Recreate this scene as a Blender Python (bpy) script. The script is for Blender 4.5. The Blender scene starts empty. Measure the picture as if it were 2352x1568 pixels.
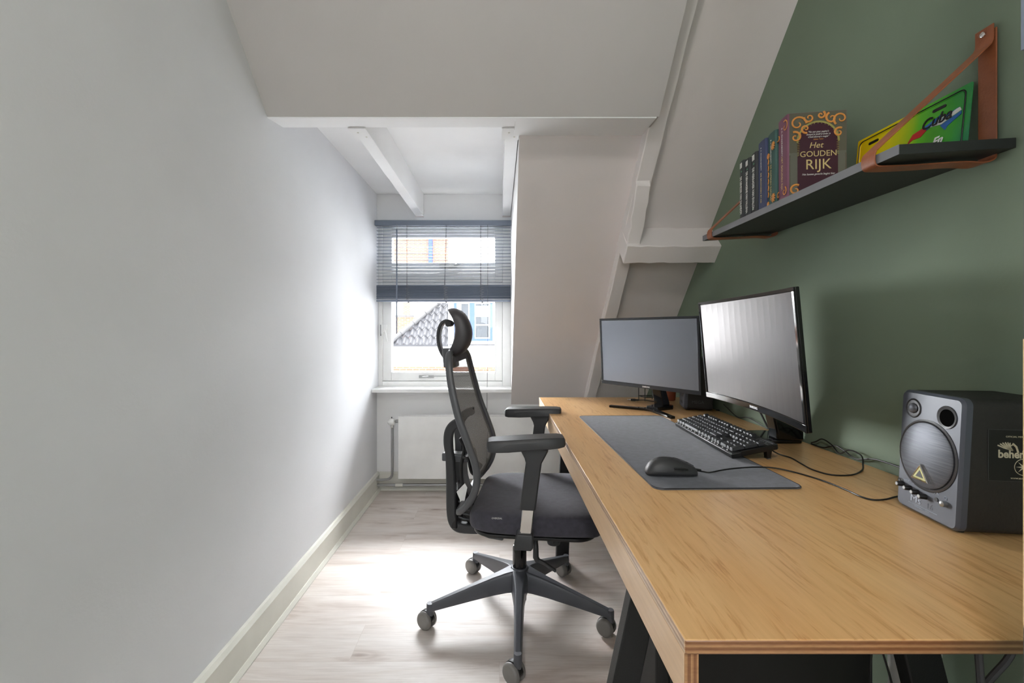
import bpy, bmesh, math, random
from mathutils import Vector, Matrix
random.seed(7)
SC = bpy.context.scene
COL = SC.collection
R = math.radians
# ---------------------------------------------------------------- camera, world, exposure
cam_d = bpy.data.cameras.new('camera')
cam = bpy.data.objects.new('camera', cam_d)
COL.objects.link(cam)
cam.location = (0, 0, 1.12)
cam.rotation_euler = (R(90), 0, 0)
cam_d.sensor_width = 36.0
cam_d.lens = 36.0*1030/2352
cam_d.shift_x = 29/2352
cam_d.shift_y = -24/2352
cam_d.clip_start = 0.02
cam_d.clip_end = 200
SC.camera = cam
w = bpy.data.worlds.new('sky'); SC.world = w
w.use_nodes = True
bg = w.node_tree.nodes['Background']
bg.inputs[0].default_value = (0.93, 0.965, 1.0, 1)
bg.inputs[1].default_value = SKY_STRENGTH = 10.0
SC.view_settings.view_transform = 'Standard'
SC.view_settings.look = 'None'
SC.view_settings.gamma = 1
SC.view_settings.exposure = 0.18
SC.view_settings.use_curve_mapping = False
def area(name, loc, rot, sx, sy, power, color=(1, 1, 1), portal=False):
    d = bpy.data.lights.new(name, 'AREA')
    d.shape = 'RECTANGLE'; d.size = sx; d.size_y = sy; d.energy = power; d.color = color
    if portal: d.cycles.is_portal = True
    o = bpy.data.objects.new(name, d); COL.objects.link(o)
    o.location = loc; o.rotation_euler = rot
    return o
def sun(name, d, e, ang, col):
    sd = bpy.data.lights.new(name, 'SUN'); sd.energy = e; sd.angle = R(ang); sd.color = col
    so = bpy.data.objects.new(name, sd); COL.objects.link(so)
    so.rotation_euler = Vector(d).to_track_quat('-Z', 'Y').to_euler()
# bright hazy sky above the roofs across the street
sun('soft_daylight', (-.08, -.80, -.66), 13.5, 58, (0.95, 0.975, 1.0))
sun('soft_daylight_high', (.04, -.5, -.95), 34.0, 50, (0.97, 0.985, 1.0))
sun('soft_daylight_low', (.6, -.75, -.24), 25.0, 40, (0.97, 0.985, 1.0))
# sky light is guided through the dormer window and through the two added windows behind the camera
area('dormer_portal', (-0.39, 3.40, 1.30), (R(-90), 0, 0), 0.95, 1.25, 1, portal=True)
area('side_portal', (-1.05, -1.5, 1.65), (0, R(-90), 0), 1.1, 1.2, 1, portal=True)
area('rear_portal', (-.1, -2.37, 1.55), (R(90), 0, 0), 0.6, 0.8, 1, portal=True)
fill_light = area('fill_lamp_light', (-0.30, -0.6, 2.44), (0, 0, 0), 0.28, 0.28, 13, (1, 0.97, 0.93))  # added fill lamp, aimed at the desk side
fill_light.rotation_euler = Vector((.5, .5, -.8)).to_track_quat('-Z', 'Y').to_euler()

# ---------------------------------------------------------------- helpers
def lin(c):
    return tuple((x/12.92 if x <= .04045 else ((x+.055)/1.055)**2.4) for x in (v/255 for v in c))
class NT:
    def __init__(s, name):
        s.m = bpy.data.materials.new(name); s.m.use_nodes = True
        s.t = s.m.node_tree; s.p = s.t.nodes['Principled BSDF']; s.out = s.t.nodes['Material Output']
    def n(s, typ, **kw):
        nd = s.t.nodes.new(typ)
        for k, v in kw.items(): setattr(nd, k, v)
        return nd
    def l(s, a, b): s.t.links.new(a, b)
    def coords(s, scale=(1, 1, 1), rot=(0, 0, 0), kind='Object'):
        tc = s.n('ShaderNodeTexCoord'); mp = s.n('ShaderNodeMapping')
        mp.inputs['Scale'].default_value = scale; mp.inputs['Rotation'].default_value = rot
        s.l(tc.outputs[kind], mp.inputs[0]); return mp.outputs[0]
    def noise(s, vec, scale=5, detail=3, rough=.5, dist=0):
        nd = s.n('ShaderNodeTexNoise'); nd.inputs['Scale'].default_value = scale
        nd.inputs['Detail'].default_value = detail; nd.inputs['Roughness'].default_value = rough
        nd.inputs['Distortion'].default_value = dist
        s.l(vec, nd.inputs['Vector']); return nd.outputs['Fac']
    def ramp(s, fac, stops, interp='LINEAR'):
        r = s.n('ShaderNodeValToRGB'); r.color_ramp.interpolation = interp
        el = r.color_ramp.elements
        while len(el) > 1: el.remove(el[-1])
        el[0].position = stops[0][0]; el[0].color = tuple(stops[0][1])+(1,)
        for p, c in stops[1:]:
            e = el.new(p); e.color = tuple(c)+(1,)
        s.l(fac, r.inputs[0]); return r.outputs[0]
    def mix(s, fac, a, b, blend='MIX'):
        m = s.n('ShaderNodeMix'); m.data_type = 'RGBA'; m.blend_type = blend
        for sock, v in ((m.inputs[0], fac), (m.inputs[6], a), (m.inputs[7], b)):
            if hasattr(v, 'links') or hasattr(v, 'is_linked'): s.l(v, sock)
            elif isinstance(v, (int, float)): sock.default_value = v
            else: sock.default_value = tuple(v)+(1,)
        return m.outputs[2]
    def bump(s, h, strength=.2, dist=.01):
        b = s.n('ShaderNodeBump'); b.inputs['Strength'].default_value = strength
        b.inputs['Distance'].default_value = dist
        s.l(h, b.inputs['Height']); s.l(b.outputs[0], s.p.inputs['Normal'])
    def set(s, color=None, rough=None, metal=None, **kw):
        if color is not None:
            if hasattr(color, 'is_linked'): s.l(color, s.p.inputs['Base Color'])
            else: s.p.inputs['Base Color'].default_value = tuple(color)+(1,)
        if rough is not None: s.p.inputs['Roughness'].default_value = rough
        if metal is not None: s.p.inputs['Metallic'].default_value = metal
        for k, v in kw.items(): s.p.inputs[k].default_value = v
        return s.m
def flat(name, rgb, rough=.5, metal=0, bumpscale=None, bstr=.15, var=.05, **kw):
    """plain procedural material: slight noise variation of the colour, optional fine bump"""
    t = NT(name); c = lin(rgb); v = t.coords()
    n = t.noise(v, 6, 3)
    t.set(t.ramp(n, [(.3, tuple(x*(1-var) for x in c)), (.7, tuple(min(1, x*(1+var)) for x in c))]), rough, metal, **kw)
    if bumpscale: t.bump(t.noise(v, bumpscale, 2), bstr, .002)
    return t.m
M = {}
def plaster(name, rgb, sc=90, st=.25):
    t = NT(name); c = lin(rgb); v = t.coords()
    n = t.noise(v, 2.5, 4)
    t.set(t.ramp(n, [(.3, tuple(x*.975 for x in c)), (.7, tuple(min(1, x*1.02) for x in c))]), .75)
    h = t.noise(v, sc, 4, .6); t.bump(h, st, .0015); return t.m
M['wall'] = plaster('white_wall_paint', (233, 234, 237))
M['slope'] = plaster('warm_white_roof_paint', (228, 221, 218), 110, .3)
M['panel'] = plaster('roof_paint_shaded', (202, 198, 195), 110, .2)  # slope paint darkened: the header's shade is put into the colour
M['beam'] = plaster('painted_beam', (232, 226, 223), 25, .6)
M['bright'] = plaster('wall_paint_lit', (248, 248, 248), 70, .15)  # wall paint lightened: light at the window end put into the colour
M['green'] = plaster('green_wall_paint', (119, 134, 114), 120, .2)
M['skirting'] = flat('ivory_skirting_paint', (226, 225, 215), .4)
M['pvc'] = flat('white_window_paint', (240, 240, 238), .35)
M['radiator'] = flat('radiator_enamel', (247, 247, 245), .35)
M['steel'] = flat('brushed_steel', (175, 176, 176), .32, .9)
M['chrome'] = flat('chrome', (215, 212, 208), .08, 1)
M['plastic'] = flat('matt_dark_grey_plastic', (53, 54, 56), .45, 0, 400, .15)
M['plastic_l'] = flat('satin_grey_plastic', (86, 87, 90), .38)
M['base'] = flat('chair_base_nylon', (84, 86, 92), .38, .1, 600, .2)
M['wheel'] = flat('caster_grey', (124, 121, 118), .35)
M['black'] = flat('black_plastic', (22, 22, 23), .4)
M['gloss'] = flat('glossy_black_plastic', (14, 14, 15), .08)
M['cable'] = flat('black_cable_sheath', (18, 18, 18), .45)
M['blackmetal'] = flat('black_powder_coat', (27, 28, 29), .45, .2, 500, .2)
M['greymetal'] = flat('grey_powder_coat', (120, 121, 122), .4, .4)
M['blind'] = flat('blue_grey_slat', (120, 129, 144), .4)
M['cord'] = flat('blind_cord', (150, 148, 146), .8)
M['darkcord'] = flat('dark_blind_cord', (80, 80, 82), .8)
def fabric(name, rgb, sc=700, sheen=.0):
    t = NT(name); c = lin(rgb); v = t.coords()
    n = t.noise(v, 60, 4); 
    t.set(t.ramp(n, [(.3, tuple(x*.85 for x in c)), (.7, tuple(x*1.15 for x in c))]), .95)
    t.bump(t.noise(v, sc, 2), .5, .001)
    t.p.inputs['Sheen Weight'].default_value = sheen
    return t.m
M['seat'] = fabric('dark_seat_fabric', (66, 65, 74), 700, .12)
M['pad'] = fabric('black_desk_mat_fabric', (86, 89, 98), 1200, .2)
M['headfab'] = flat('head_cushion_vinyl', (66, 63, 66), .45, 0, 300, .1)
# chair netting: fine threads with holes
def netting():
    t = NT('chair_back_netting'); v = t.coords()
    wv = t.n('ShaderNodeTexWave'); wv.bands_direction = 'Z'; wv.inputs['Scale'].default_value = 95
    wv.inputs['Distortion'].default_value = 1.2; wv.inputs['Detail Scale'].default_value = 3
    t.l(v, wv.inputs['Vector'])
    wy = t.n('ShaderNodeTexWave'); wy.bands_direction = 'Y'; wy.inputs['Scale'].default_value = 130
    t.l(v, wy.inputs['Vector'])
    mx = t.n('ShaderNodeMath'); mx.operation = 'MAXIMUM'
    t.l(wv.outputs['Fac'], mx.inputs[0]); t.l(wy.outputs['Fac'], mx.inputs[1])
    th = t.n('ShaderNodeMapRange'); th.inputs['From Min'].default_value = .25; th.inputs['From Max'].default_value = .6
    th.inputs['To Min'].default_value = .25; th.inputs['To Max'].default_value = 1
    t.l(mx.outputs[0], th.inputs[0])
    t.set(lin((122, 120, 118)), .8)
    t.l(th.outputs[0], t.p.inputs['Alpha']); return t.m
M['net'] = netting()
def glass():
    t = NT('window_glass')
    tr = t.n('ShaderNodeBsdfTransparent'); gl = t.n('ShaderNodeBsdfGlossy'); gl.inputs['Roughness'].default_value = .0
    fr = t.n('ShaderNodeFresnel'); fr.inputs[0].default_value = 1.3
    mx = t.n('ShaderNodeMixShader'); t.l(fr.outputs[0], mx.inputs[0]); t.l(tr.outputs[0], mx.inputs[1]); t.l(gl.outputs[0], mx.inputs[2])
    t.l(mx.outputs[0], t.out.inputs[0]); return t.m
M['glass'] = glass()
def floor_mat():
    t = NT('whitewashed_oak_laminate')
    tc = t.n('ShaderNodeTexCoord')
    br = t.n('ShaderNodeTexBrick'); br.offset = .37
    for k, v in (('Scale', 1), ('Brick Width', 1.38), ('Row Height', .19), ('Mortar Size', .0006), ('Mortar Smooth', .5), ('Bias', 0)):
        br.inputs[k].default_value = v
    br.inputs['Color1'].default_value = (0, 0, 0, 1); br.inputs['Color2'].default_value = (1, 1, 1, 1)
    br.inputs['Mortar'].default_value = (.5, .5, .5, 1)
    t.l(tc.outputs['Object'], br.inputs['Vector'])
    off = t.n('ShaderNodeVectorMath'); off.operation = 'SCALE'; off.inputs[3].default_value = 37
    t.l(br.outputs['Color'], off.inputs[0])
    ad = t.n('ShaderNodeVectorMath'); ad.operation = 'ADD'; t.l(tc.outputs['Object'], ad.inputs[0]); t.l(off.outputs[0], ad.inputs[1])
    def mp(sc):
        m = t.n('ShaderNodeMapping'); m.inputs['Scale'].default_value = sc; t.l(ad.outputs[0], m.inputs[0]); return m.outputs[0]
    big = t.noise(mp((1.2, 7, 1)), 1.6, 4, .6, .6)
    c = t.ramp(big, [(.28, lin((190, 175, 166))), (.45, lin((218, 208, 201))), (.62, lin((229, 222, 217))), (.8, lin((210, 199, 191)))])
    fine = t.noise(mp((3, 90, 1)), 2.2, 5, .65, .3)
    c = t.mix(.7, c, t.ramp(fine, [(.35, (.81, .79, .775)), (.6, (1, 1, 1))]), 'MULTIPLY')
    # ringed knots
    vo = t.n('ShaderNodeTexVoronoi'); vo.inputs['Scale'].default_value = 1.6
    t.l(mp((1.25, 4.5, 1)), vo.inputs['Vector'])
    kn = t.ramp(vo.outputs['Distance'], [(0, (.42, .36, .34)), (.045, (.62, .56, .53)), (.09, (.93, .91, .90)), (.13, (.86, .83, .81)), (.2, (1, 1, 1))])
    sel = t.ramp(vo.outputs['Color'], [(.34, (0, 0, 0)), (.42, (1, 1, 1))])
    c = t.mix(sel, c, t.mix(1.0, c, kn, 'MULTIPLY'))
    c = t.mix(.55, c, t.ramp(br.outputs['Color'], [(0, (.93, .92, .91)), (1, (1.0, 1.0, 1.0))]), 'MULTIPLY')
    seam = t.ramp(br.outputs['Fac'], [(0, (1, 1, 1)), (1, (.82, .79, .77))])
    c = t.mix(1, c, seam, 'MULTIPLY')
    t.set(c, .46); t.bump(fine, .12, .001); return t.m
M['floor'] = floor_mat()
def ply(name, a, b, dark, axis='Y', dens=1.0):
    t = NT(name)
    sc = {'Y': (34, 1.7, 34), 'X': (1.7, 34, 34)}[axis]
    base = t.noise(t.coords((6, 1, 6) if axis == 'Y' else (1, 6, 6)), 1.5, 3, .5, .4)
    c = t.ramp(base, [(.25, a), (.75, b)])
    f = t.noise(t.coords(tuple(x*3 for x in sc)), 1.2, 4, .6)
    c = t.mix(.55, c, t.ramp(f, [(.3, (.84, .80, .74)), (.6, (1, 1, 1))]), 'MULTIPLY')
    st = t.noise(t.coords((95, 7.5, 95) if axis == 'Y' else (7.5, 95, 95), rot=(0, 0, R(3))), 1.0, 5, .66, .4)
    k = t.ramp(st, [(.53, (1, 1, 1)), (.62, tuple(x*.45+.55 for x in dark)), (.74, dark)])
    c = t.mix(dens, c, k, 'MULTIPLY')
    t.set(c, .34); t.bump(f, .06, .001)
    t.p.inputs['Coat Weight'].default_value = .25; t.p.inputs['Coat Roughness'].default_value = .25
    return t.m
M['ply_top'] = ply('oiled_plywood_top', lin((224, 174, 114)), lin((236, 194, 138)), (.68, .50, .34))
M['ply_side'] = ply('pale_plywood_side', lin((240, 200, 154)), lin((246, 212, 172)), (.8, .7, .6), dens=.4)
def plyedge(axis, pale=False):
    t = NT('plywood_layers_'+axis.lower()+('_lit' if pale else ''))
    v = t.coords((1, 1, 1)); sx = t.n('ShaderNodeSeparateXYZ'); t.l(v, sx.inputs[0])
    m = t.n('ShaderNodeMath'); m.operation = 'MULTIPLY'; m.inputs[1].default_value = 1/.0072
    t.l(sx.outputs[axis], m.inputs[0])
    fr = t.n('ShaderNodeMath'); fr.operation = 'FRACT'; t.l(m.outputs[0], fr.inputs[0])
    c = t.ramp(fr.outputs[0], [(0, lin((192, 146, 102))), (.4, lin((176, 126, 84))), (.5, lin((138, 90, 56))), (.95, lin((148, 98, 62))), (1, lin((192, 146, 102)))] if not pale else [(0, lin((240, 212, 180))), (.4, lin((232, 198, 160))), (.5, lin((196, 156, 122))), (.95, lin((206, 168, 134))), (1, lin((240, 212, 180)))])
    n = t.noise(t.coords((20, 20, 90)), 3, 4, .6)
    c = t.mix(.6, c, t.ramp(n, [(.35, (.7, .66, .62)), (.6, (1, 1, 1))]), 'MULTIPLY')
    t.set(c, .4); t.p.inputs['Coat Weight'].default_value = .5; t.p.inputs['Coat Roughness'].default_value = .2; return t.m
M['ply_edge_lit'] = plyedge('Z', True); M['ply_edge'] = plyedge('Z'); M['ply_edge_x'] = plyedge('X')  # paler copy puts the light on the desk's side edge into its colour
def leather():
    t = NT('tan_leather'); v = t.coords()
    n = t.noise(v, 9, 5, .6)
    t.set(t.ramp(n, [(.3, lin((128, 72, 42))), (.7, lin((166, 98, 62)))]), .42)
    t.bump(t.noise(v, 260, 3), .4, .001); return t.m
M['leather'] = leather()
M['shelf'] = flat('black_shelf_laminate', (40, 42, 41), .5, 0, 300, .1)
M['shelf_edge'] = flat('grey_shelf_edge_band', (118, 119, 123), .45)
def brick(name, a, b, mortar, w_=.21, h_=.065):
    t = NT(name); tc = t.n('ShaderNodeTexCoord'); mp = t.n('ShaderNodeMapping'); mp.inputs['Rotation'].default_value = (R(90), 0, 0)
    t.l(tc.outputs['Object'], mp.inputs[0])
    br = t.n('ShaderNodeTexBrick'); br.inputs['Color1'].default_value = a+(1,); br.inputs['Color2'].default_value = b+(1,); br.inputs['Mortar'].default_value = mortar+(1,)
    for k, v in (('Scale', 1), ('Brick Width', w_), ('Row Height', h_), ('Mortar Size', .008)): br.inputs[k].default_value = v
    t.l(mp.outputs[0], br.inputs['Vector']); t.set(br.outputs['Color'], .9); return t.m
M['brick'] = brick('orange_brick', lin((128, 80, 60)), lin((112, 70, 54)), lin((132, 118, 108)))
M['render'] = plaster('white_house_render', (225, 225, 222), 40, .3)
M['bluepaint'] = flat('blue_window_paint', (26, 52, 120), .4)
M['houseglass'] = flat('dark_house_glass', (30, 36, 42), .3)
M['curtain'] = flat('white_curtain', (215, 215, 212), .9)
M['tile'] = flat('grey_roof_tile', (44, 44, 48), .7, 0, 30, .4, .2)
M['tile_ridge'] = flat('pale_roof_ridge_tile', (70, 69, 70), .7, 0, 30, .4, .1)

class MB:
    def __init__(s): s.b = bmesh.new(); s.mi = 0
    def faces(s, fs):
        for f in fs: f.material_index = s.mi
    def verts(s, pts): return [s.b.verts.new(p) for p in pts]
    def face(s, vs):
        try: f = s.b.faces.new(vs); f.material_index = s.mi; return f
        except ValueError: return None
    def poly(s, pts): return s.face(s.verts(pts))
    def box(s, x0, x1, y0, y1, z0, z1, mat=None):
        v = s.verts([(x, y, z) for x in (x0, x1) for y in (y0, y1) for z in (z0, z1)])
        for q in ((0, 1, 3, 2), (4, 6, 7, 5), (0, 4, 5, 1), (2, 3, 7, 6), (0, 2, 6, 4), (1, 5, 7, 3)):
            s.face([v[i] for i in q])
        if mat is not None:
            for a in v: a.co = mat @ a.co
        return s
    def prism(s, pts, a0, a1, axis='x', mat=None):
        """2-D outline extruded between a0 and a1 along axis. x: pts=(y,z)  y: pts=(x,z)  z: pts=(x,y)"""
        def mk(p, a): return {'x': (a, p[0], p[1]), 'y': (p[0], a, p[1]), 'z': (p[0], p[1], a)}[axis]
        A = s.verts([mk(p, a0) for p in pts]); B = s.verts([mk(p, a1) for p in pts]); n = len(pts)
        s.face(A); s.face(B[::-1])
        for i in range(n): s.face([A[i], B[i], B[(i+1) % n], A[(i+1) % n]])
        if mat is not None:
            for a in A+B: a.co = mat @ a.co
        return s
    def rings(s, rings, close=True, cap=True):
        V = [s.verts(r) for r in rings]
        for a, b in zip(V, V[1:]):
            n = len(a)
            for i in range(n if close else n-1):
                s.face([a[i], a[(i+1) % n], b[(i+1) % n], b[i]])
        if cap: s.face(V[0][::-1]); s.face(V[-1])
        return s
    def tube(s, pts, r, n=10, cap=True, flatten=None, closed=False):
        """pts: list of points, r: radius or list; flatten=(ry,rz) gives an elliptic section"""
        P = [Vector(p) for p in pts]; N = len(P); rs = r if isinstance(r, (list, tuple)) else [r]*N
        up = None; out = []
        for i, p in enumerate(P):
            t = ((P[(i+1) % N]-P[i-1]) if closed else (P[min(i+1, N-1)]-P[max(i-1, 0)])).normalized()
            if up is None:
                up = Vector((0, 0, 1)) if abs(t.z) < .9 else Vector((1, 0, 0))
            u = (up-t*up.dot(t)).normalized(); v = t.cross(u); up = u
            fa, fb = flatten or (1, 1)
            out.append([tuple(p+(u*math.cos(k*2*math.pi/n)*fa+v*math.sin(k*2*math.pi/n)*fb)*rs[i]) for k in range(n)])
        if closed: out.append(out[0]); cap = False
        s.rings(out, True, cap)
        if closed: bmesh.ops.remove_doubles(s.b, verts=s.b.verts, dist=1e-6)
        return s
    def ribbon(s, pts, wdir, w_, thick):
        """rectangular strip along pts: width w_ along wdir"""
        P = [Vector(p) for p in pts]; N = len(P); wd = Vector(wdir).normalized(); out = []
        for i, p in enumerate(P):
            t = (P[min(i+1, N-1)]-P[max(i-1, 0)]).normalized(); nn = t.cross(wd).normalized()
            ww = w_[i] if isinstance(w_, (list, tuple)) else w_
            th = thick[i] if isinstance(thick, (list, tuple)) else thick
            out.append([tuple(p+wd*a*ww/2+nn*b*th/2) for a, b in ((-1, -1), (1, -1), (1, 1), (-1, 1))])
        return s.rings(out)
    def cyl(s, p0, p1, r0, r1=None, n=20):
        return s.tube([p0, p1], [r0, r0 if r1 is None else r1], n)
    def lathe(s, prof, n=28, axis='z', center=(0, 0, 0)):
        c = Vector(center); out = []
        for r, h in prof:
            ring = []
            for k in range(n):
                a = 2*math.pi*k/n; x, y = r*math.cos(a), r*math.sin(a)
                q = {'z': (x, y, h), 'x': (h, x, y), 'y': (x, h, y)}[axis]
                ring.append(tuple(c+Vector(q)))
            out.append(ring)
        return s.rings(out)
    def ball(s, c, r, sc=(1, 1, 1), n=16):
        m = Matrix.Translation(c) @ Matrix.Diagonal((sc[0], sc[1], sc[2], 1))
        before = set(s.b.faces)
        bmesh.ops.create_uvsphere(s.b, u_segments=n, v_segments=n//2+2, radius=r, matrix=m)
        s.faces([f for f in s.b.faces if f not in before]); return s
    def slab(s, x0, x1, y0, y1, z0, z1, r=.01, seg=5, mat=None):
        """box with rounded vertical corners"""
        pts = []
        for cx, cy, a0 in ((x1-r, y1-r, 0), (x0+r, y1-r, 90), (x0+r, y0+r, 180), (x1-r, y0+r, 270)):
            for k in range(seg+1):
                a = R(a0+90*k/seg); pts.append((cx+r*math.cos(a), cy+r*math.sin(a)))
        return s.prism(pts, z0, z1, 'z', mat)
def obj(name, mb, mat, parent=None, smooth=False, bevel=0, sub=0, mat4=None, seg=2, angle=35):
    b = mb.b
    bmesh.ops.recalc_face_normals(b, faces=b.faces)
    me = bpy.data.meshes.new(name); b.to_mesh(me); b.free()
    for m in (mat if isinstance(mat, (list, tuple)) else [mat]): me.materials.append(m)
    o = bpy.data.objects.new(name, me); COL.objects.link(o)
    if parent is not None: o.parent = parent
    if mat4 is not None: o.matrix_local = mat4
    if bevel:
        md = o.modifiers.new('bevel', 'BEVEL'); md.width = bevel; md.segments = seg; md.limit_method = 'ANGLE'; md.angle_limit = R(angle)
        md.harden_normals = False
    if sub:
        md = o.modifiers.new('subdivide', 'SUBSURF'); md.levels = sub; md.render_levels = sub
    if smooth or bevel or sub:
        if sub or smooth == 2:
            for p in me.polygons: p.use_smooth = True
        else:
            me.shade_smooth() if hasattr(me, 'shade_smooth') else None
            for p in me.polygons: p.use_smooth = True
            try: me.set_sharp_from_angle(angle=R(40))
            except Exception: pass
    return o
def tag(o, label=None, cat=None, group=None, kind=None):
    if label: o['label'] = label
    if cat: o['category'] = cat
    if group: o['group'] = group
    if kind: o['kind'] = kind
    return o
def thing(name, label, cat, loc=(0, 0, 0), rz=0, group=None):
    o = bpy.data.objects.new(name, None); COL.objects.link(o); o.empty_display_size = .05
    o.location = loc; o.rotation_euler = (0, 0, rz)
    return tag(o, label, cat, group)
def struct(name, mb, mat, label=None, **kw):
    o = obj(name, mb, mat, **kw); o['kind'] = 'structure'
    if label: o['label'] = label; o['category'] = name.split('_')[0]
    return o
def frame(o, xd, yd):
    x = Vector(xd).normalized(); y = Vector(yd); y = (y-x*y.dot(x)).normalized(); z = x.cross(y)
    m = Matrix((x, y, z)).transposed().to_4x4(); m.translation = Vector(o); return m
def text(name, s, size, mat, parent, o, xd, yd, thick=.0004, align='CENTER', shear=0, sx=1, bold=0, space=1):
    cu = bpy.data.curves.new(name, 'FONT'); cu.body = s; cu.size = size; cu.align_x = align; cu.align_y = 'CENTER'
    cu.extrude = thick/2; cu.shear = shear; cu.offset = bold; cu.space_character = space; cu.resolution_u = 4
    t = bpy.data.objects.new('tmp', cu); COL.objects.link(t)
    bpy.context.view_layer.update()
    me = bpy.data.meshes.new_from_object(t.evaluated_get(bpy.context.evaluated_depsgraph_get()))
    bpy.data.objects.remove(t); me.name = name
    me.materials.clear(); me.materials.append(mat)
    ob = bpy.data.objects.new(name, me); COL.objects.link(ob); ob.parent = parent
    ob.matrix_local = frame(o, xd, yd) @ Matrix.Diagonal((sx, 1, 1, 1)); return ob
def smoothpath(pts, n=6):
    """Catmull-Rom through pts"""
    P = [Vector(p) for p in pts]; P = [P[0]*2-P[1]]+P+[P[-1]*2-P[-2]]; out = []
    for i in range(1, len(P)-2):
        a, b, c, d = P[i-1:i+3]
        for k in range(n):
            t = k/n
            out.append(.5*((2*b)+(c-a)*t+(2*a-5*b+4*c-d)*t*t+(3*b-a-3*c+d)*t**3))
    out.append(P[-2]); return out
# ---------------------------------------------------------------- the room
XL, XR, YF, YB = -.868, 1.02, 3.18, -2.2
struct('floor', MB().box(-1.0, 1.2, YB-.1, 3.4, -.12, 0), M['floor'], 'whitewashed oak laminate floor with horizontal boards')
m = MB(); m.box(XL-.15, XL, -.9, 3.42, 0, 2.75); m.box(XL-.15, XL, YB-.1, -2.1, 0, 2.75)
m.box(XL-.15, XL, -2.1, -.9, 0, 1.1); m.box(XL-.15, XL, -2.1, -.9, 2.2, 2.75)
struct('wall_left', m, M['wall'], 'long plain white plaster wall on the left')
struct('wall_right', MB().box(XR, XR+.15, YB-.1, 3.42, 0, 2.75), M['green'], 'sage green painted wall on the right')
S = 3.78                      # the roof slope is the plane y + z = S
m = MB()
m.box(XL, .083, YF, YF+.12, 0, .70)                   # below the sill
m.box(.083, XR, YF, YF+.22, 0, S-YF+.05)              # knee wall to the right
m.box(XL, .083, YF, YF+.22, 1.895, 2.3)               # above the window
struct('wall_far', m, M['bright'], 'end wall with the dormer window and radiator')
# roof slope (the part right of the dormer)
m = MB().prism([(YF+.01, S-YF-.01), (1.13, 2.65), (1.33, 2.85), (3.4, .8), (3.4, S-YF-.01)], .083, XR+.05, 'x')
struct('ceiling_slope', m, M['slope'], 'steep sloping attic ceiling right of the window')
# dormer cheek
m = MB().prism([(1.83, 1.95), (YF, S-YF+.001), (3.42, .6), (3.42, 2.3), (1.83, 2.3)], .0825, .16, 'x')
struct('wall_dormer', m, M['bright'], 'narrow white cheek of the dormer')
struct('ceiling_dormer', MB().box(XL-.05, .12, 1.75, 3.42, 2.09, 2.3), M['bright'], 'bright flat dormer ceiling')
# boxed-in upper slope with its soffit
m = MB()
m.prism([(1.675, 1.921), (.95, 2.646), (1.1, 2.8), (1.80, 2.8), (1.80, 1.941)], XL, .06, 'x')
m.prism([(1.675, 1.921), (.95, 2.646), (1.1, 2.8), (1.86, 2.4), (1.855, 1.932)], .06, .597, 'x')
struct('ceiling_header', m, M['panel'], 'large inclined ceiling panel over the dormer, shade put into its paint')
struct('ceiling', MB().box(-1.0, 1.2, YB-.1, 1.25, 2.60, 2.75), M['slope'], 'flat attic ceiling out of view')
m = MB(); m.box(XL, XR, YB-.15, YB, 0, 1.15); m.box(XL, XR, YB-.15, YB, 1.95, 2.75); m.box(XL, -.4, YB-.15, YB, 1.15, 1.95); m.box(.2, XR, YB-.15, YB, 1.15, 1.95)
struct('wall_back', m, M['wall'], 'white wall behind the viewpoint')
# soffit underside: added thin sheet, window light put into its white
struct('trim_1', MB().prism([(1.676, 1.9205), (1.80, 1.9405), (1.80, 1.937), (1.678, 1.917)], XL, .061, 'x').prism([(1.676, 1.9205), (1.856, 1.9315), (1.856, 1.928), (1.678, 1.917)], .061, .588, 'x'), M['bright'], 'thin white sheet under the header, window light in its colour')
# old roof timbers
def rough_bar(mb, P, n=14, amp=.003, seed=1):
    """P: 4 corner lines (start,end); subdivided along with wobbly hand-hewn edges"""
    rnd = random.Random(seed); rings = []
    for i in range(n+1):
        t = i/n; rings.append([tuple(Vector(a).lerp(Vector(b), t)+Vector((rnd.uniform(-amp, amp), rnd.uniform(-amp, amp), rnd.uniform(-amp, amp)))) for a, b in P])
    mb.rings(rings)
def on(s, z, x): return (x, s-z, z)
Rf = 3.70
m = MB()
rough_bar(m, [(on(Rf, .48, .586), on(Rf, 2.62, .592)), (on(Rf, .48, .654), on(Rf, 2.62, .662)), (on(S+.06, .48, .654), on(S+.06, 2.62, .662)), (on(S+.06, .48, .586), on(S+.06, 2.62, .592))], 26, .0028, 3)
struct('trim_2', m, M['beam'], 'hand-hewn white painted rafter up the slope', bevel=.004)
m = MB()
def pb(s, z, x): return (x, s-z, z)
# purlin between rafter and green wall: section square to the slope
def pc(du, dp, x):   # du along slope (up), dp out of the slope towards the room
    y0, z0 = 2.092, 1.476                 # centre of the room face
    return (x, y0-du*.7071+dp*.7071, z0+du*.7071+dp*.7071)
rough_bar(m, [(pc(.049, 0, .586), pc(.049, 0, XR+.01)), (pc(.049, .17, .586), pc(.049, .17, XR+.01)), (pc(-.049, .17, .586), pc(-.049, .17, XR+.01)), (pc(-.049, 0, .586), pc(-.049, 0, XR+.01))], 14, .0025, 5)
struct('trim_3', m, M['beam'], 'short horizontal white purlin reaching the green wall', bevel=.004)
m = MB()
rough_bar(m, [(on(3.585, 1.50, .592), on(3.672, 1.745, .590)), (on(3.585, 1.50, .652), on(3.672, 1.745, .653)), (on(3.74, 1.58, .652), on(3.74, 1.80, .653)), (on(3.74, 1.58, .592), on(3.74, 1.80, .590))], 8, .004, 8)
struct('trim_4', m, M['beam'], 'white wooden cleat on the rafter above the purlin', bevel=.004)
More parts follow.
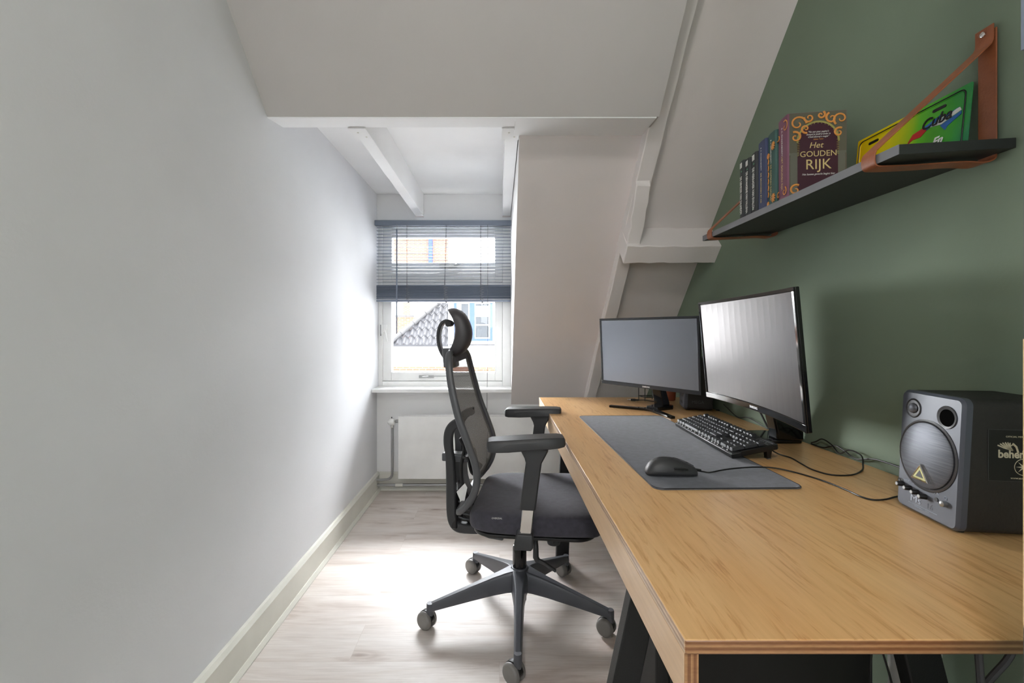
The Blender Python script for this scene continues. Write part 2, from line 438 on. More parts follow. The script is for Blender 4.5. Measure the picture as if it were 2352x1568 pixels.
# exposed joists of the dormer
for i, (x0, x1) in enumerate(((-.594, -.537), (.022, .079))):
    m = MB().box(x0, x1, 1.79, YF, 1.934, 2.10)
    j = struct('trim_%d' % (5+i), m, M['bright'], ['white dormer joist left of the blind wand', 'white dormer joist beside the cheek'][i], bevel=.002)
    q = MB().box(x0-.012, x1+.002, 1.792, 1.90, 1.929, 1.934)
    p = obj('joist_plate', q, M['bright'], j, bevel=.001)
    sc_ = MB()
    for a in ((.3, 1.83), (.7, 1.87)): sc_.cyl((x0+(x1-x0)*a[0], a[1], 1.9275), (x0+(x1-x0)*a[0], a[1], 1.93), .004, n=10)
    obj('screw', sc_, M['skirting'], p)
    obj('joist_end_block', MB().box(x0-.001, x1+.001, YF-.012, YF-.001, 1.926, 1.934), M['slope'], j)
# skirting boards
struct('baseboard_left', MB().prism([(XL, 0), (XL+.022, 0), (XL+.022, .112), (XL+.012, .125), (XL, .125)], YB, YF, 'y'), M['skirting'], 'tall ivory skirting board along the left wall')
struct('baseboard_far', MB().prism([(YF, 0), (YF-.018, 0), (YF-.018, .115), (YF-.008, .125), (YF, .125)], XL+.022, XR, 'x'), M['skirting'], 'ivory skirting board behind the radiator')
struct('trim_7', MB().prism([(XL+.022, 0), (XL+.036, 0), (XL+.036, .005), (XL+.026, .018), (XL+.022, .018)], YB, YF-.018, 'y'), M['skirting'], 'slim floor bead along the left skirting')
struct('trim_8', MB().prism([(YF-.018, 0), (YF-.032, 0), (YF-.032, .005), (YF-.022, .018), (YF-.018, .018)], XL+.036, XR, 'x'), M['skirting'], 'slim floor bead along the far skirting')
# a door frame edge just inside the right border
d = struct('door_1', MB().box(.5235, .62, .40, .448, 0, 1.40), M['greymetal'], 'out-of-focus door frame edge at the right border')
obj('upper_jamb', MB().box(.521, .62, .40, .448, 1.40, 2.6), M['blind'], d)
obj('strike_board', MB().prism([(.5225, .83), (.5225, 1.112), (.62, 1.112), (.62, .80), (.526, .805)], .399, .4475, 'y'), M['ply_side'], d)

# window_1: fixed frame, top-hung light, lower casement
Y1 = YF+.03
m = MB()
xa, xb, za, zb = XL, .083, .70, 1.90
def ring_frame(m, x0, x1, z0, z1, t, y0, y1, tb=None, tt=None, tr=None):
    tb = tb or t; tt = tt or t; tr = tr or t
    m.box(x0, x0+t, y0, y1, z0, z1); m.box(x1-tr, x1, y0, y1, z0, z1)
    m.box(x0+t, x1-tr, y0, y1, z0, z0+tb); m.box(x0+t, x1-tr, y0, y1, z1-tt, z1)
ring_frame(m, xa, xb, za, zb, .03, Y1, Y1+.09, tb=.060, tt=.03, tr=.060)
m.box(xa+.03, xb-.06, Y1, Y1+.09, 1.39, 1.47)         # transom
win = struct('window_1', m, M['pvc'], 'white dormer window with a top light and casement', bevel=.003)
c = MB(); ring_frame(c, xa+.03, xb-.06, .762, 1.388, .062, Y1+.012, Y1+.075, tb=.062, tr=.055)
cas = obj('casement_sash', c, M['pvc'], win, bevel=.003)
c = MB(); c.box(xa+.09, xb-.113, Y1+.04, Y1+.046, .82, 1.33); obj('pane', c, M['glass'], cas)
c = MB(); ring_frame(c, xa+.03, xb-.06, 1.472, 1.868, .065, Y1+.012, Y1+.075, tb=.135, tt=.075, tr=.055)
tl = obj('top_sash', c, M['pvc'], win, bevel=.003)
c = MB(); c.box(xa+.09, xb-.113, Y1+.04, Y1+.046, 1.60, 1.80); obj('pane', c, M['glass'], tl)
# stay at the bottom rail
h = MB(); h.box(-.575, -.47, Y1-.004, Y1+.012, .784, .802); h.box(-.57, -.53, Y1-.012, Y1-.004, .788, .798); h.cyl((-.55, Y1-.014, .793), (-.505, Y1-.02, .797), .004)
obj('casement_stay', h, M['steel'], cas, bevel=.001)
h = MB(); h.cyl((-.47, Y1+.004, .796), (-.22, Y1+.004, .799), .003); obj('stay_bar', h, M['steel'], cas)
h = MB(); h.box(-.845, -.832, Y1-.012, Y1+.012, 1.10, 1.165); h.box(-.832, -.805, Y1-.006, Y1+.012, 1.112, 1.165)
lk = obj('casement_lock', h, M['pvc'], cas, bevel=.002)
h = MB(); h.tube([(-.822, Y1-.014, 1.135), (-.812, Y1-.02, 1.12), (-.798, Y1-.02, 1.045)], [.006, .005, .004]); obj('lock_lever', h, M['pvc'], cas)
h = MB(); h.box(-.85, -.845, Y1-.01, Y1+.012, 1.085, 1.165); obj('lock_keep', h, M['greymetal'], cas)
h = MB(); h.box(-.43, -.30, Y1-.02, Y1+.012, 1.577, 1.60); h.tube([(-.32, Y1-.02, 1.585), (-.27, Y1-.035, 1.602)], [.009, .006]); obj('top_sash_handle', h, M['steel'], tl, bevel=.002)
sill = struct('trim_9', MB().box(XL, .083, 3.045, Y1+.01, .70, .725), M['pvc'], 'white window sill board above the radiator', bevel=.003)
# window_fill_side: unseen side window added as fill from behind the camera
m = MB(); m.box(XL-.12, XL-.05, -2.1, -2.05, 1.1, 2.2); m.box(XL-.12, XL-.05, -.95, -.9, 1.1, 2.2); m.box(XL-.12, XL-.05, -2.05, -.95, 1.1, 1.15); m.box(XL-.12, XL-.05, -2.05, -.95, 2.15, 2.2); m.box(XL-.11, XL-.06, -1.52, -1.48, 1.15, 2.15)
w2 = struct('window_fill_side', m, M['pvc'], 'unseen side window behind the viewpoint, added for fill light')
obj('pane', MB().box(XL-.09, XL-.085, -2.05, -.95, 1.15, 2.15), M['glass'], w2)
m = MB(); ring_frame(m, -.4, .2, 1.15, 1.95, .04, YB-.12, YB-.05)
w3 = struct('window_fill_rear', m, M['pvc'], 'unseen small window behind the viewpoint, added for fill light')  # added opening that brightens the far wall and radiator
obj('pane', MB().box(-.36, .16, YB-.09, YB-.085, 1.19, 1.91), M['glass'], w3)
# unseen fill lamp added behind the camera to brighten the desk side
lamp = thing('fill_spotlight', 'added square fill spotlight tilted towards the desk, unseen behind the viewpoint', 'lamp', (-.30, -.6, 2.6))
obj('fill_lamp_rose', MB().lathe([(.01, -.0), (.06, -.001), (.06, -.02), (.01, -.022)], 28), M['pvc'], lamp, smooth=True)
obj('fill_lamp_arm', MB().cyl((0, 0, -.02), (0, 0, -.10), .012), M['pvc'], lamp)
hd_ = MB().box(-.16, .16, -.16, .16, -.0, .035); q_ = Vector((.5, .5, -.8)).to_track_quat('-Z', 'Y').to_matrix().to_4x4()
for v in hd_.b.verts: v.co = q_ @ (v.co+Vector((0, 0, .012)))+Vector((0, 0, -.16))
obj('fill_lamp_head', hd_, M['pvc'], lamp, bevel=.004)

# ---------------------------------------------------------------- blind
BY = 3.125
bl = thing('venetian_blind', 'blue-grey venetian blind half raised in the dormer window', 'blind', (-.393, BY, 1.89))
X0, X1, bz = -.47, .472, 1.89
def bm_(): return MB()
obj('headrail', MB().box(X0-.002, X1+.004, -.02, .02, 1.853-bz, 1.888-bz), M['blind'], bl, bevel=.002)
def slat_mb():
    m = MB(); rows = []
    for i in range(7):
        t = i/6; y = -.0125+.025*t; z = .0022*(1-(2*t-1)**2)
        rows.append((y, z))
    m.rings([[(x, y, z) for y, z in rows]+[(x, y, z-.0007) for y, z in rows[::-1]] for x in (X0+.008, X1)])
    return m
slat0 = obj('slat', slat_mb(), M['blind'], bl, smooth=True)
zs = [1.84-bz-.0226*i for i in range(18)]
z_stack = zs[-1]-.019
zs += [z_stack-.0088*i for i in range(11)]
for i, z in enumerate(zs):
    o = slat0 if i == 0 else slat0.copy()
    if i: COL.objects.link(o)
    o.location = (0, random.uniform(-.0008, .0008), z)
    o.rotation_euler = (R(random.uniform(-3, 3)+(4 if i < 18 else 25)), R(random.uniform(-.12, .12)), 0)
zb_ = zs[-1]-.011
obj('bottom_rail', MB().box(X0+.008, X1, -.013, .013, zb_-.014, zb_), M['blind'], bl, bevel=.003)
for xx, top in ((-.252, 0), (.01, .012), (.262, 0)):
    a = MB()
    for yy in (-.0145, .0145):
        a.tube([(xx+top, yy, 1.853-bz), (xx, yy, z_stack), (xx, yy, zb_)], .0008, 5)
    a.tube([(xx+top+.003, 0.0, 1.853-bz), (xx+.002, 0, zb_)], .0009, 5)
    obj('ladder_cord', a, M['darkcord'], bl)
    pts = []
    rnd = random.Random(int(xx*1000)+5)
    for k in range(22):
        pts.append((xx+.008+.014*math.sin(k*1.9)+rnd.uniform(-.006, .006), -.017-.007*abs(math.cos(k*2.3)), z_stack+.006-k*.0051))
    pts.append((xx+.012, -.014, zb_-.012))
    obj('slack_cord', MB().tube(smoothpath(pts, 4), .0009, 5), M['cord'], bl)
    obj('cord_button', MB().cyl((xx+.012, -.002, zb_-.021), (xx+.012, -.002, zb_-.014), .005, n=10), M['darkcord'], bl)
wd = obj('tilt_wand', MB().tube([(-.316, -.026, 1.822-bz), (-.316, -.026, 1.10-bz)], [.0055, .0045], 8), M['blind'], bl)
obj('wand_hook', MB().tube([(-.316, -.022, 1.856-bz), (-.314, -.027, 1.84-bz), (-.316, -.026, 1.82-bz)], .0015, 6), M['steel'], bl)
pc_ = smoothpath([(.312, -.022, 1.855-bz), (.312, -.024, 1.30-bz), (.310, -.024, .95-bz), (.309, -.06, .62-bz), (.309, -.085, .55-bz), (.327, -.09, .51-bz), (.333, -.092, .475-bz), (.313, -.092, .42-bz), (.309, -.092, .25-bz)], 5)
pcord = obj('pull_cord', MB().tube(pc_, .0014, 6), M['darkcord'], bl)
obj('cord_tassel', MB().lathe([(.002, .02), (.005, .012), (.008, -.012), (.006, -.016)], 12, center=(.309, -.092, .245-bz)), M['black'], pcord, smooth=True)

# ---------------------------------------------------------------- radiator and pipes
rad = thing('radiator', 'flat white panel radiator under the window sill', 'radiator', (-.694, 3.07, .107))
L_ = 1.12
obj('front_panel', MB().box(0, L_, 0, .014, 0, .42), M['radiator'], rad, bevel=.003)
obj('rear_panel', MB().box(.005, L_-.005, .05, .062, .01, .41), M['radiator'], rad, bevel=.003)
g = MB(); g.box(0, L_, .0, .066, .42, .424)
for k in range(13): g.box(.03+k*.086, .034+k*.086, -.0005, .0665, .4235, .4265)
g.box(0, L_, -.001, .004, .414, .4285); g.box(0, L_, .062, .067, .414, .4285)
obj('top_grille', g, M['radiator'], rad)
obj('side_cover', MB().box(-.001, .004, .012, .06, .01, .42), M['radiator'], rad)
obj('side_cover', MB().box(L_-.004, L_+.001, .012, .06, .01, .42), M['radiator'], rad)
v = obj('valve', MB().lathe([(.008, -.0), (.011, -.004), (.011, -.02), (.008, -.024), (.008, -.036)], 12, 'x', (.0, .03, .39)), M['steel'], rad, smooth=True)
obj('thermostat_knob', MB().lathe([(.012, -.028), (.021, -.034), (.025, -.048), (.021, -.068), (.010, -.078)], 20, 'x', (.0, .03, .385)), M['radiator'], v, smooth=True)
obj('bleed_pin', MB().cyl((-.05, .03, .41), (-.05, .03, .42), .003), M['black'], v)
obj('valve_nut', MB().lathe([(.009, .345), (.012, .350), (.012, .365), (.008, .372)], 6, 'z', (-.047, .03, 0)), M['chrome'], v)
pp = MB().tube(smoothpath([(-.741, 3.10, .46), (-.741, 3.10, .30), (-.741, 3.10, .155), (-.745, 3.10, .118), (-.765, 3.10, .098), (-.80, 3.10, .092), (-.846, 3.10, .091)], 6), .0085, 12)
tag(obj('heating_pipe', pp, M['steel'], smooth=True), 'bent steel heating pipe dropping from the radiator valve', 'pipe')
pp = MB().tube([(-.846, 3.11, .052), (-.4, 3.11, .054), (.9, 3.11, .055)], .0095, 12)
pl_ = tag(obj('heating_pipe', pp, M['steel'], smooth=True), 'straight steel heating pipe running low along the skirting', 'pipe')
obj('pipe_sleeve', MB().cyl((-.72, 3.11, .0525), (-.67, 3.11, .0527), .0115, n=14), M['skirting'], pl_)

# ---------------------------------------------------------------- the houses across the street
yE = 14.6
hs = thing('neighbour_house', 'white rendered house across the street with brick plinth', 'house', (-2.5, yE, -4))
hz = 4
obj('wall', MB().box(-5, .86, 0, .3, 0, 4.62), M['render'], hs)
obj('brick_band', MB().box(-5, .86, -.03, 0, 0, 3.97), M['brick'], hs)
obj('ledge', MB().box(-5, .86, -.10, 0, 3.74, 3.79), M['tile'], hs)
obj('gutter', MB().tube([(-1.2, -.10, 4.66), (.85, -.10, 4.66)], .045, 8), M['tile'], hs)
# wavy pantile roof with a hip on its left
rf = MB()
cols, rows = 13*8, 9; x0r, x1r = -3.60+2.5, -1.66+2.5
def roofz(u, v, lip=0):
    return .67+4+v*2.35+.040*math.sin(u*2*math.pi/.214)+lip
for r_ in range(rows):
    v0, v1 = r_/rows, (r_+1)/rows
    prev = None
    for i in range(cols+1):
        u = x0r+(x1r-x0r)*i/cols
        hip0 = x0r+(v0*2.35)*1.07+.05; 
        if u < hip0: prev = None; continue
        a = (u, -.12+v0*1.9-.02, roofz(u, v0, .04)); b = (u, -.12+v1*1.9, roofz(u, v1)); c_ = (u, -.12+v0*1.9-.02, roofz(u, v0, -.0))
        cur = rf.verts([c_, a, b])
        if prev: rf.face([prev[0], cur[0], cur[1], prev[1]]); rf.face([prev[1], cur[1], cur[2], prev[2]])
        prev = cur
obj('tiled_roof', rf, M['tile'], hs, smooth=True)
rd = MB()
for k in range(5):
    a = Vector((x0r+.36*k, -.16+.29*k, 4.70+.338*k)); b = a+Vector((.40, .32, .375))
    rd.tube([a, b], [.10, .075], 10)
obj('hip_tiles', rd, M['tile_ridge'], hs, smooth=True)
h2 = thing('neighbour_house', 'white gable across the street with a blue double window', 'house', (-.2, 14.4, -4))
obj('wall', MB().box(-1.436, 3.5, 0, 3, 0, 9), M['render'], h2)
obj('brick_band', MB().box(-1.436, 3.5, -.03, 0, 0, 3.97), M['brick'], h2)
obj('ledge', MB().box(-1.436, 3.5, -.10, 0, 3.74, 3.79), M['tile'], h2)
f = MB(); wx0, wx1, wz0, wz1 = -1.254, -.01, 4.80, 6.35
ring_frame(f, wx0, wx1, wz0, wz1, .09, -.06, -.001, tb=.08, tt=.1)
f.box(-.76, -.59, -.06, -.001, wz0+.08, wz1-.1)
fw = obj('window', f, M['bluepaint'], h2)
g = MB()
for a, b in ((wx0+.09, -.76), (-.59, wx1-.09)):
    ring_frame(g, a+.001, b-.001, wz0+.081, wz1-.101, .03, -.05, -.02); g.box(a+.031, b-.031, -.045, -.02, wz0+.50, wz0+.53); g.box(a+.031, b-.031, -.045, -.02, wz0+1.2, wz0+1.24)
obj('sash_bars', g, M['pvc'], fw)
obj('pane', MB().box(wx0+.092, wx1-.092, -.018, -.005, wz0+.082, wz1-.102), M['houseglass'], fw)
obj('curtain', MB().box(wx0+.12, -1.02, -.03, -.019, wz0+.3, wz1-.1), M['curtain'], fw)
obj('curtain', MB().box(-.55, -.14, -.03, -.019, wz0+.78, wz0+1.12), M['curtain'], fw)
obj('window_sill', MB().box(-1.4, .10, -.10, 0, 4.66, 4.70), M['tile'], h2)
ch = MB().box(-.36, .30, -.3, .3, 0, 1.95); 
chm = obj('chimney', ch, M['brick']); chm.location = (-3.55, 17.2, -.25); tag(chm, 'orange brick chimney stack left of the tiled roof across the street', 'chimney')
obj('chimney_cap', MB().box(-.40, .34, -.34, .34, 1.90, 1.97), M['tile_ridge'], chm)
h3 = thing('neighbour_house', 'tall far house with pale orange brick top floor and blue downpipe', 'house', (-3, 24, -4))
obj('wall', MB().box(-7, 6, 0, 1, 0, 8.6), M['render'], h3)
obj('brick_wall', MB().box(-7, 1.6, -.1, 1, 8.6, 12.5), M['brick'], h3)
obj('downpipe', MB().box(-.75, -.55, -.3, -.1, 8.6, 12.5), M['bluepaint'], h3)
wn = obj('window', MB().box(-2.15, -1.75, -.06, 0, 5.9, 7.2), M['brick'], h3)
obj('window', MB().box(-3.9, -3.0, -.06, 0, 5.5, 6.7), M['houseglass'], h3)
# ---------------------------------------------------------------- desk
TZ = .75
dk = thing('desk', 'long plywood desk on black angled steel legs along the green wall', 'desk', (.62, 1.52, 0))
DX0, DX1, DY0, DY1 = .222-.62, 1.018-.62, .537-1.52, 2.507-1.52
m = MB().box(DX0, DX1, DY0, DY1, TZ-.018, TZ)
top = obj('desktop', m, [M['ply_top'], M['ply_edge'], M['ply_edge_lit']], dk, bevel=.0022)
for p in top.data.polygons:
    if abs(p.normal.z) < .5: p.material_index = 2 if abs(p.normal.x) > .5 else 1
m = MB().box(DX0+.001, DX0+.019, DY0+.004, DY1-.002, TZ-.082, TZ-.0185)
ap = obj('apron', m, [M['ply_side'], M['ply_edge_x']], dk, bevel=.001)
for p in ap.data.polygons:
    if abs(p.normal.y) > .5: p.material_index = 1
def leg(mb, x0, z0, x1, z1, y0, y1, w_):
    mb.prism([(x0, z0), (x0+w_, z0), (x1+w_, z1), (x1, z1)], y0, y1, 'y')
for (yy, xs) in ((.905-1.52, ((.143, .297, .056), (.935, .752, .075))), (2.15-1.52, ((.272, .302, .060), (.93, .86, .06)))):
    fr = MB(); fr.box(.30-.62, .92-.62, yy, yy+.035, TZ-.075, TZ-.0185)
    bar = obj('leg_crossbar', fr, M['blackmetal'], dk, bevel=.002)
    for xb_, xt, ww in xs:
        lm = MB(); leg(lm, xb_-.62, 0.004, xt-.62, TZ-.02, yy, yy+.035, ww)
        lg = obj('leg', lm, M['blackmetal'], dk, bevel=.003)
        obj('foot', MB().box(xb_-.62-.002, xb_-.62+ww+.002, yy-.002, yy+.037, 0, .008), M['black'], lg)
# ---------------------------------------------------------------- desk mat
mt = thing('desk_mat', 'large thin black fabric mat with rounded corners on the desk', 'desk mat', (.53, 1.49, TZ))
m = MB().slab(-.178, .178, -.445, .455, 0, .0035, .022, 6)
mat_o = obj('mat', m, M['pad'], mt, bevel=.001)
mt.rotation_euler = (0, 0, R(1.2))
obj('stitched_edge', MB().tube([(x, y, .0032) for x, y in [(-.177, -.423), (-.171, -.438), (-.156, -.444), (.156, -.444), (.171, -.438), (.177, -.423), (.177, .433), (.171, .448), (.156, .454), (-.156, .454), (-.171, .448), (-.177, .433)]], .0011, 6, closed=True), M['black'], mt)
text('mat_logo', 'steelseries', .008, M['plastic_l'], mt, (.13, .44, .0037), (1, 0, 0), (0, 1, 0), .0002)

# ---------------------------------------------------------------- mouse
ms = thing('computer_mouse', 'black wired computer mouse on the desk mat', 'mouse', (.438, 1.142, TZ+.0035), R(-2))
rings = []
NX = 14
for i in range(NX+1):
    t = i/NX; x = -.066+.130*t
    wv = .033*(math.sin(math.pi*min(1, max(0, (t*.90+.06))))**.38)*(1-.10*math.sin(math.pi*t))
    h = .043*(math.sin(math.pi*(t**.72*.86+.06))**.75)+.003
    if i in (0, NX): h *= .75; wv *= .9
    ring = []
    for k in range(16):
        a = math.pi*k/15
        ring.append((x, wv*math.cos(a)*(1.0 if k not in (0, 15) else .93), .001+h*math.sin(a)**.72))
    rings.append(ring)
body = obj('mouse_shell', MB().rings(rings), M['plastic'], ms, smooth=2, sub=1)
wh = obj('scroll_wheel', MB().cyl((.034, -.004, .0255), (.034, .004, .0255), .010, n=18), M['black'], body, bevel=.001)
bt = MB()
bt.tube([(-.004, -.0335, .026), (.014, -.0335, .0255), (.030, -.031, .0235)], [.0022, .0030, .002], 8); obj('side_button', bt, M['black'], body, smooth=True)
bt = MB(); bt.tube([(x_, 0, .0008+(.043*math.sin(math.pi*(((x_+.066)/.130)**.72*.86+.06))**.75+.003)) for x_ in (.004, .012, .02, .03, .04, .05, .056)], .0006, 5); obj('button_split', bt, M['black'], body)
text('mouse_logo', 'Y', .010, M['plastic_l'], ms, (-.047, -.012, .0325), (0, -1, .3), (.8, 0, .6), .0004)
cb = smoothpath([(.500, 1.139, .766), (.52, 1.142, .762), (.545, 1.160, .7545), (.583, 1.172, .757), (.635, 1.188, .7575), (.689, 1.197, .757), (.735, 1.190, .756), (.775, 1.160, .752), (.796, 1.098, .7525), (.803, 1.035, .7525), (.803, .995, .7525), (.815, .977, .7525), (.845, .980, .7525), (.90, 1.0, .7525), (1.0, 1.0, .7525)], 5)
obj('mouse_cable', MB().tube([Vector(p) for p in cb], .0019, 8), M['cable'], ms, smooth=True)
# the cable is given in room coordinates: express it in the mouse's own frame
mc = [o for o in ms.children if o.name.startswith('mouse_cable')][0]
bpy.context.view_layer.update()
mc.matrix_local = (Matrix.Translation(ms.location) @ Matrix.Rotation(ms.rotation_euler.z, 4, 'Z')).inverted()
obj('cable_collar', MB().tube([(.060, 0, .014), (.074, 0, .013)], [.0042, .0028], 10), M['black'], ms, smooth=True)

# ---------------------------------------------------------------- keyboard
kb = thing('keyboard', 'full-size black mechanical keyboard with its rear feet out, behind the desk mat', 'keyboard', (.676, 1.720, TZ+.006), 0)
kb.rotation_euler = (0, 0, R(-91.5))
tilt = Matrix.Rotation(R(11.5), 4, 'X')
KW, KD = .440, .138
def kobj(name, mb, mat, par=kb, **k): 
    for v in mb.b.verts: v.co = tilt @ v.co
    return obj(name, mb, mat, par, **k)
pl = kobj('keyboard_base', MB().prism([(0, 0), (KW, 0), (KW, KD-.008), (KW-.008, KD), (.008, KD), (0, KD-.008)], 0, .013, 'z'), M['black'], bevel=.002)
kobj('top_plate', MB().box(.003, KW-.003, .003, KD-.003, .013, .0145), M['plastic'])
c_ = MB(); c_.prism([(KW-.008, .022), (KW+.001, .028), (KW+.001, .118), (KW-.008, .128)], .003, .016, 'z'); kobj('side_trim', c_, M['black'], bevel=.001)
p_ = MB()
for a, b, c2, d2 in ((.362, .432, .1115, .1125), (.362, .432, .1265, .1275), (.362, .363, .1115, .1275), (.431, .432, .1115, .1275)): p_.box(a, b, c2, d2, .0145, .0149)
for k in range(3): p_.box(.375+k*.009, .378+k*.009, .117, .120, .0145, .015)
p_.box(.405, .410, .117, .121, .0145, .015)
kobj('indicator_panel', p_, M['steel'])
U = .01905
keymesh = {}
def key(u, row_y, x, h=1.0):
    """keycap of u units wide, h units deep; shared mesh per size"""
    k = (u, h)
    if k not in keymesh:
        mb = MB(); w2_, d2_ = u*U-.0016, h*U-.0016
        tw, td = w2_-.0055, d2_-.005
        q = []
        for ww, dd, z, oy in ((w2_, d2_, 0, 0), (w2_-.001, d2_-.001, .0022, 0), (tw+.0008, td+.0008, .0088, .0006), (tw-.0012, td-.0012, .0092, .0006)):
            q.append([(-ww/2, -dd/2+oy, z), (ww/2, -dd/2+oy, z), (ww/2, dd/2+oy, z), (-ww/2, dd/2+oy, z)])
        mb.rings(q)
        o = obj('key', mb, M['key'], kb, bevel=.0007, seg=1); keymesh[k] = o
    else:
        o = keymesh[k].copy(); COL.objects.link(o)
    o.parent = kb
    o.matrix_local = tilt @ Matrix.Translation((x+u*U/2, row_y+h*U/2, .0178))
    return o
M['key'] = flat('black_keycap', (44, 45, 48), .42)
x0 = .0065; ry = [.006+U*i for i in range(5)]; ry.append(.006+U*5+.005)
def row(y, items, start=0):
    x = start
    for it in items:
        if it < 0: x += -it
        else: key(it, y, x0+x*U); x += it
row(ry[0], [1.25, 1.25, 1.25, 6.25, 1.25, 1.25, 1.25, 1.25, -.25, 1, 1, 1, -.25, 2, 1])
row(ry[1], [2.25]+[1]*10+[2.75, -1.25, 1, -1.25, 1, 1, 1])
row(ry[2], [1.75]+[1]*11+[2.25, -3.5, 1, 1, 1])
row(ry[3], [1.5]+[1]*12+[1.5, -.25, 1, 1, 1, -.25, 1, 1, 1])
row(ry[4], [1]*13+[2, -.25, 1, 1, 1, -.25, 1, 1, 1, 1])
row(ry[5], [1, -1, 1, 1, 1, 1, -.5, 1, 1, 1, 1, -.5, 1, 1, 1, 1, -.25, 1, 1, 1])
key(1, ry[0], x0+21.5*U, 2); key(1, ry[2], x0+21.5*U, 2)
sw = MB()
for xx in [x0+U*(1.25*i+.6) for i in range(3)]+[x0+U*(3.75+1.5*i+.6) for i in range(4)]+[x0+U*(10+1.25*i+.6) for i in range(4)]+[x0+U*(15.25+i+.5) for i in range(3)]+[x0+U*(19.5), x0+U*21]:
    sw.box(xx-.0015, xx+.0015, .0038, .0062, .0145, .0175)
kobj('switch_lights', sw, M['pvc'])
for xx in (.025, KW-.035):
    f_ = MB(); f_.prism([(KD-.030, .0), (KD-.012, .0), (KD-.022, -.0265), (KD-.032, -.0265)], xx, xx+.018, 'x')
    ft = kobj('foot', f_, M['black'], bevel=.001)
    f_ = MB(); f_.box(xx-.0005, xx+.0185, KD-.0325, KD-.0215, -.028, -.0255); kobj('rubber_tip', f_, M['plastic_l'], ft)
for xx in (.03, .22, .40): kobj('front_pad', MB().box(xx, xx+.02, .004, .014, -.0055, 0), M['black'])
cb = smoothpath([(.80, 1.335, .772), (.825, 1.325, .757), (.845, 1.30, .7525), (.838, 1.245, .752), (.832, 1.19, .752), (.850, 1.148, .752), (.90, 1.147, .752), (.95, 1.175, .755), (.985, 1.215, .760), (1.004, 1.245, .775), (1.006, 1.29, .778), (1.008, 1.33, .757), (1.008, 1.36, .775), (1.008, 1.40, .783), (1.010, 1.43, .768), (1.012, 1.455, .758)], 5)
kc = obj('keyboard_cable', MB().tube(cb, .0020, 8), M['cable'], kb, smooth=True)
kc.matrix_local = (Matrix.Translation(kb.location) @ Matrix.Rotation(kb.rotation_euler.z, 4, 'Z')).inverted()
# loose cables
def cable(pts, r, label, mat=None, par=None, cat='cable'):
    return tag(obj('power_cable', MB().tube(smoothpath(pts, 6), r, 8), mat or M['cable'], smooth=True), label, cat)
cable([(1.012, 1.455, .754), (1.012, 1.40, .756), (1.010, 1.35, .775), (1.008, 1.31, .770), (1.010, 1.27, .758), (1.012, 1.20, .775), (1.013, 1.08, .772), (1.012, 1.00, .754)], .0022, 'thin black cable lying along the green wall behind the desk edge')
cable([(.985, 1.78, .90), (.99, 1.74, .85), (1.0, 1.70, .79), (1.005, 1.675, .757), (1.004, 1.655, .755)], .0035, 'thick black cable dropping behind the large curved monitor')
cable([(1.008, 1.70, .90), (1.008, 1.69, .82), (1.006, 1.67, .756), (1.006, 1.65, .755)], .0016, 'thin black cable dropping beside the thick one behind the curved monitor')
cable([(1.01, 2.02, .79), (1.008, 1.90, .756), (1.006, 1.82, .77), (1.006, 1.74, .762), (1.004, 1.68, .753)], .0018, 'thin black cable trailing from the far speaker')

# ---------------------------------------------------------------- monitors
def screen_mat():
    t = NT('matt_screen'); v = t.coords(); t.set(lin((150, 154, 162)), .38, .85); return t.m
M['screen'] = screen_mat()
t_ = NT('satin_curved_screen'); t_.set(lin((70, 68, 68)), .33, .75); M['screen2'] = t_.m
M['silverlogo'] = flat('silver_lettering', (225, 225, 226), .35, .2)
def monitor(name, label, loc, rz, tiltdeg, w_, h_, curve, bez, bott, zc, glossy, th=.022):
    """own frame: screen faces -y, x to the viewer's right"""
    t = thing(name, label, 'monitor', loc, rz)
    T = Matrix.Translation((0, 0, zc)) @ Matrix.Rotation(R(tiltdeg), 4, 'X')
    NS = 16
    def yc(x): return -curve*(2*x/w_)**2 if curve else 0
    def sheet(mb, xa_, xb2, z0, z1, y0, y1):
        rg = []
        for i in range(NS+1):
            x = xa_+(xb2-xa_)*i/NS; y = yc(x)
            rg.append([(x, y+y0, z0), (x, y+y0, z1), (x, y+y1, z1), (x, y+y1, z0)])
        mb.rings(rg)
    def put(nm, mb, mat, par=t, **k):
        for v in mb.b.verts: v.co = T @ v.co
        return obj(nm, mb, mat, par, **k)
    m = MB(); sheet(m, -w_/2, w_/2, -h_/2, h_/2, 0, th*.5)
    bz_ = MB(); 
    sheet(bz_, -w_/2, w_/2, -h_/2, -h_/2+bott, -.004, .001); sheet(bz_, -w_/2, w_/2, h_/2-bez, h_/2, -.004, .001)
    bz_.box(-w_/2, -w_/2+bez, yc(w_/2)-.004, yc(w_/2)+.001, -h_/2+bott, h_/2-bez); bz_.box(w_/2-bez, w_/2, yc(w_/2)-.004, yc(w_/2)+.001, -h_/2+bott, h_/2-bez)
    put('bezel', bz_, M['gloss'] if glossy else M['bezel'], bevel=.0012)
    put('housing', m, M['gloss'], bevel=.002)
    r_ = MB(); sheet(r_, -w_*.36, w_*.36, -h_*.40, h_*.34, th*.5, th*.5+.026+curve*.3); put('rear_shell', r_, M['black'], bevel=.01)
    s_ = MB(); sheet(s_, -w_/2+bez+.001, w_/2-bez-.001, -h_/2+bott+.001, h_/2-bez-.001, -.0022, -.0008); put('screen', s_, M['screen2'] if glossy else M['screen'])
    lg = text('brand_lettering', 'SAMSUNG', .0105 if w_ > .58 else .009, M['silverlogo'], t, T @ Vector((0, yc(0)-.0045, -h_/2+bott*.48)), T.to_3x3() @ Vector((1, 0, 0)), T.to_3x3() @ Vector((0, 0, 1)), .0006, bold=.0003)
    return t, T, put
M['bezel'] = flat('satin_black_bezel', (48, 50, 54), .25)
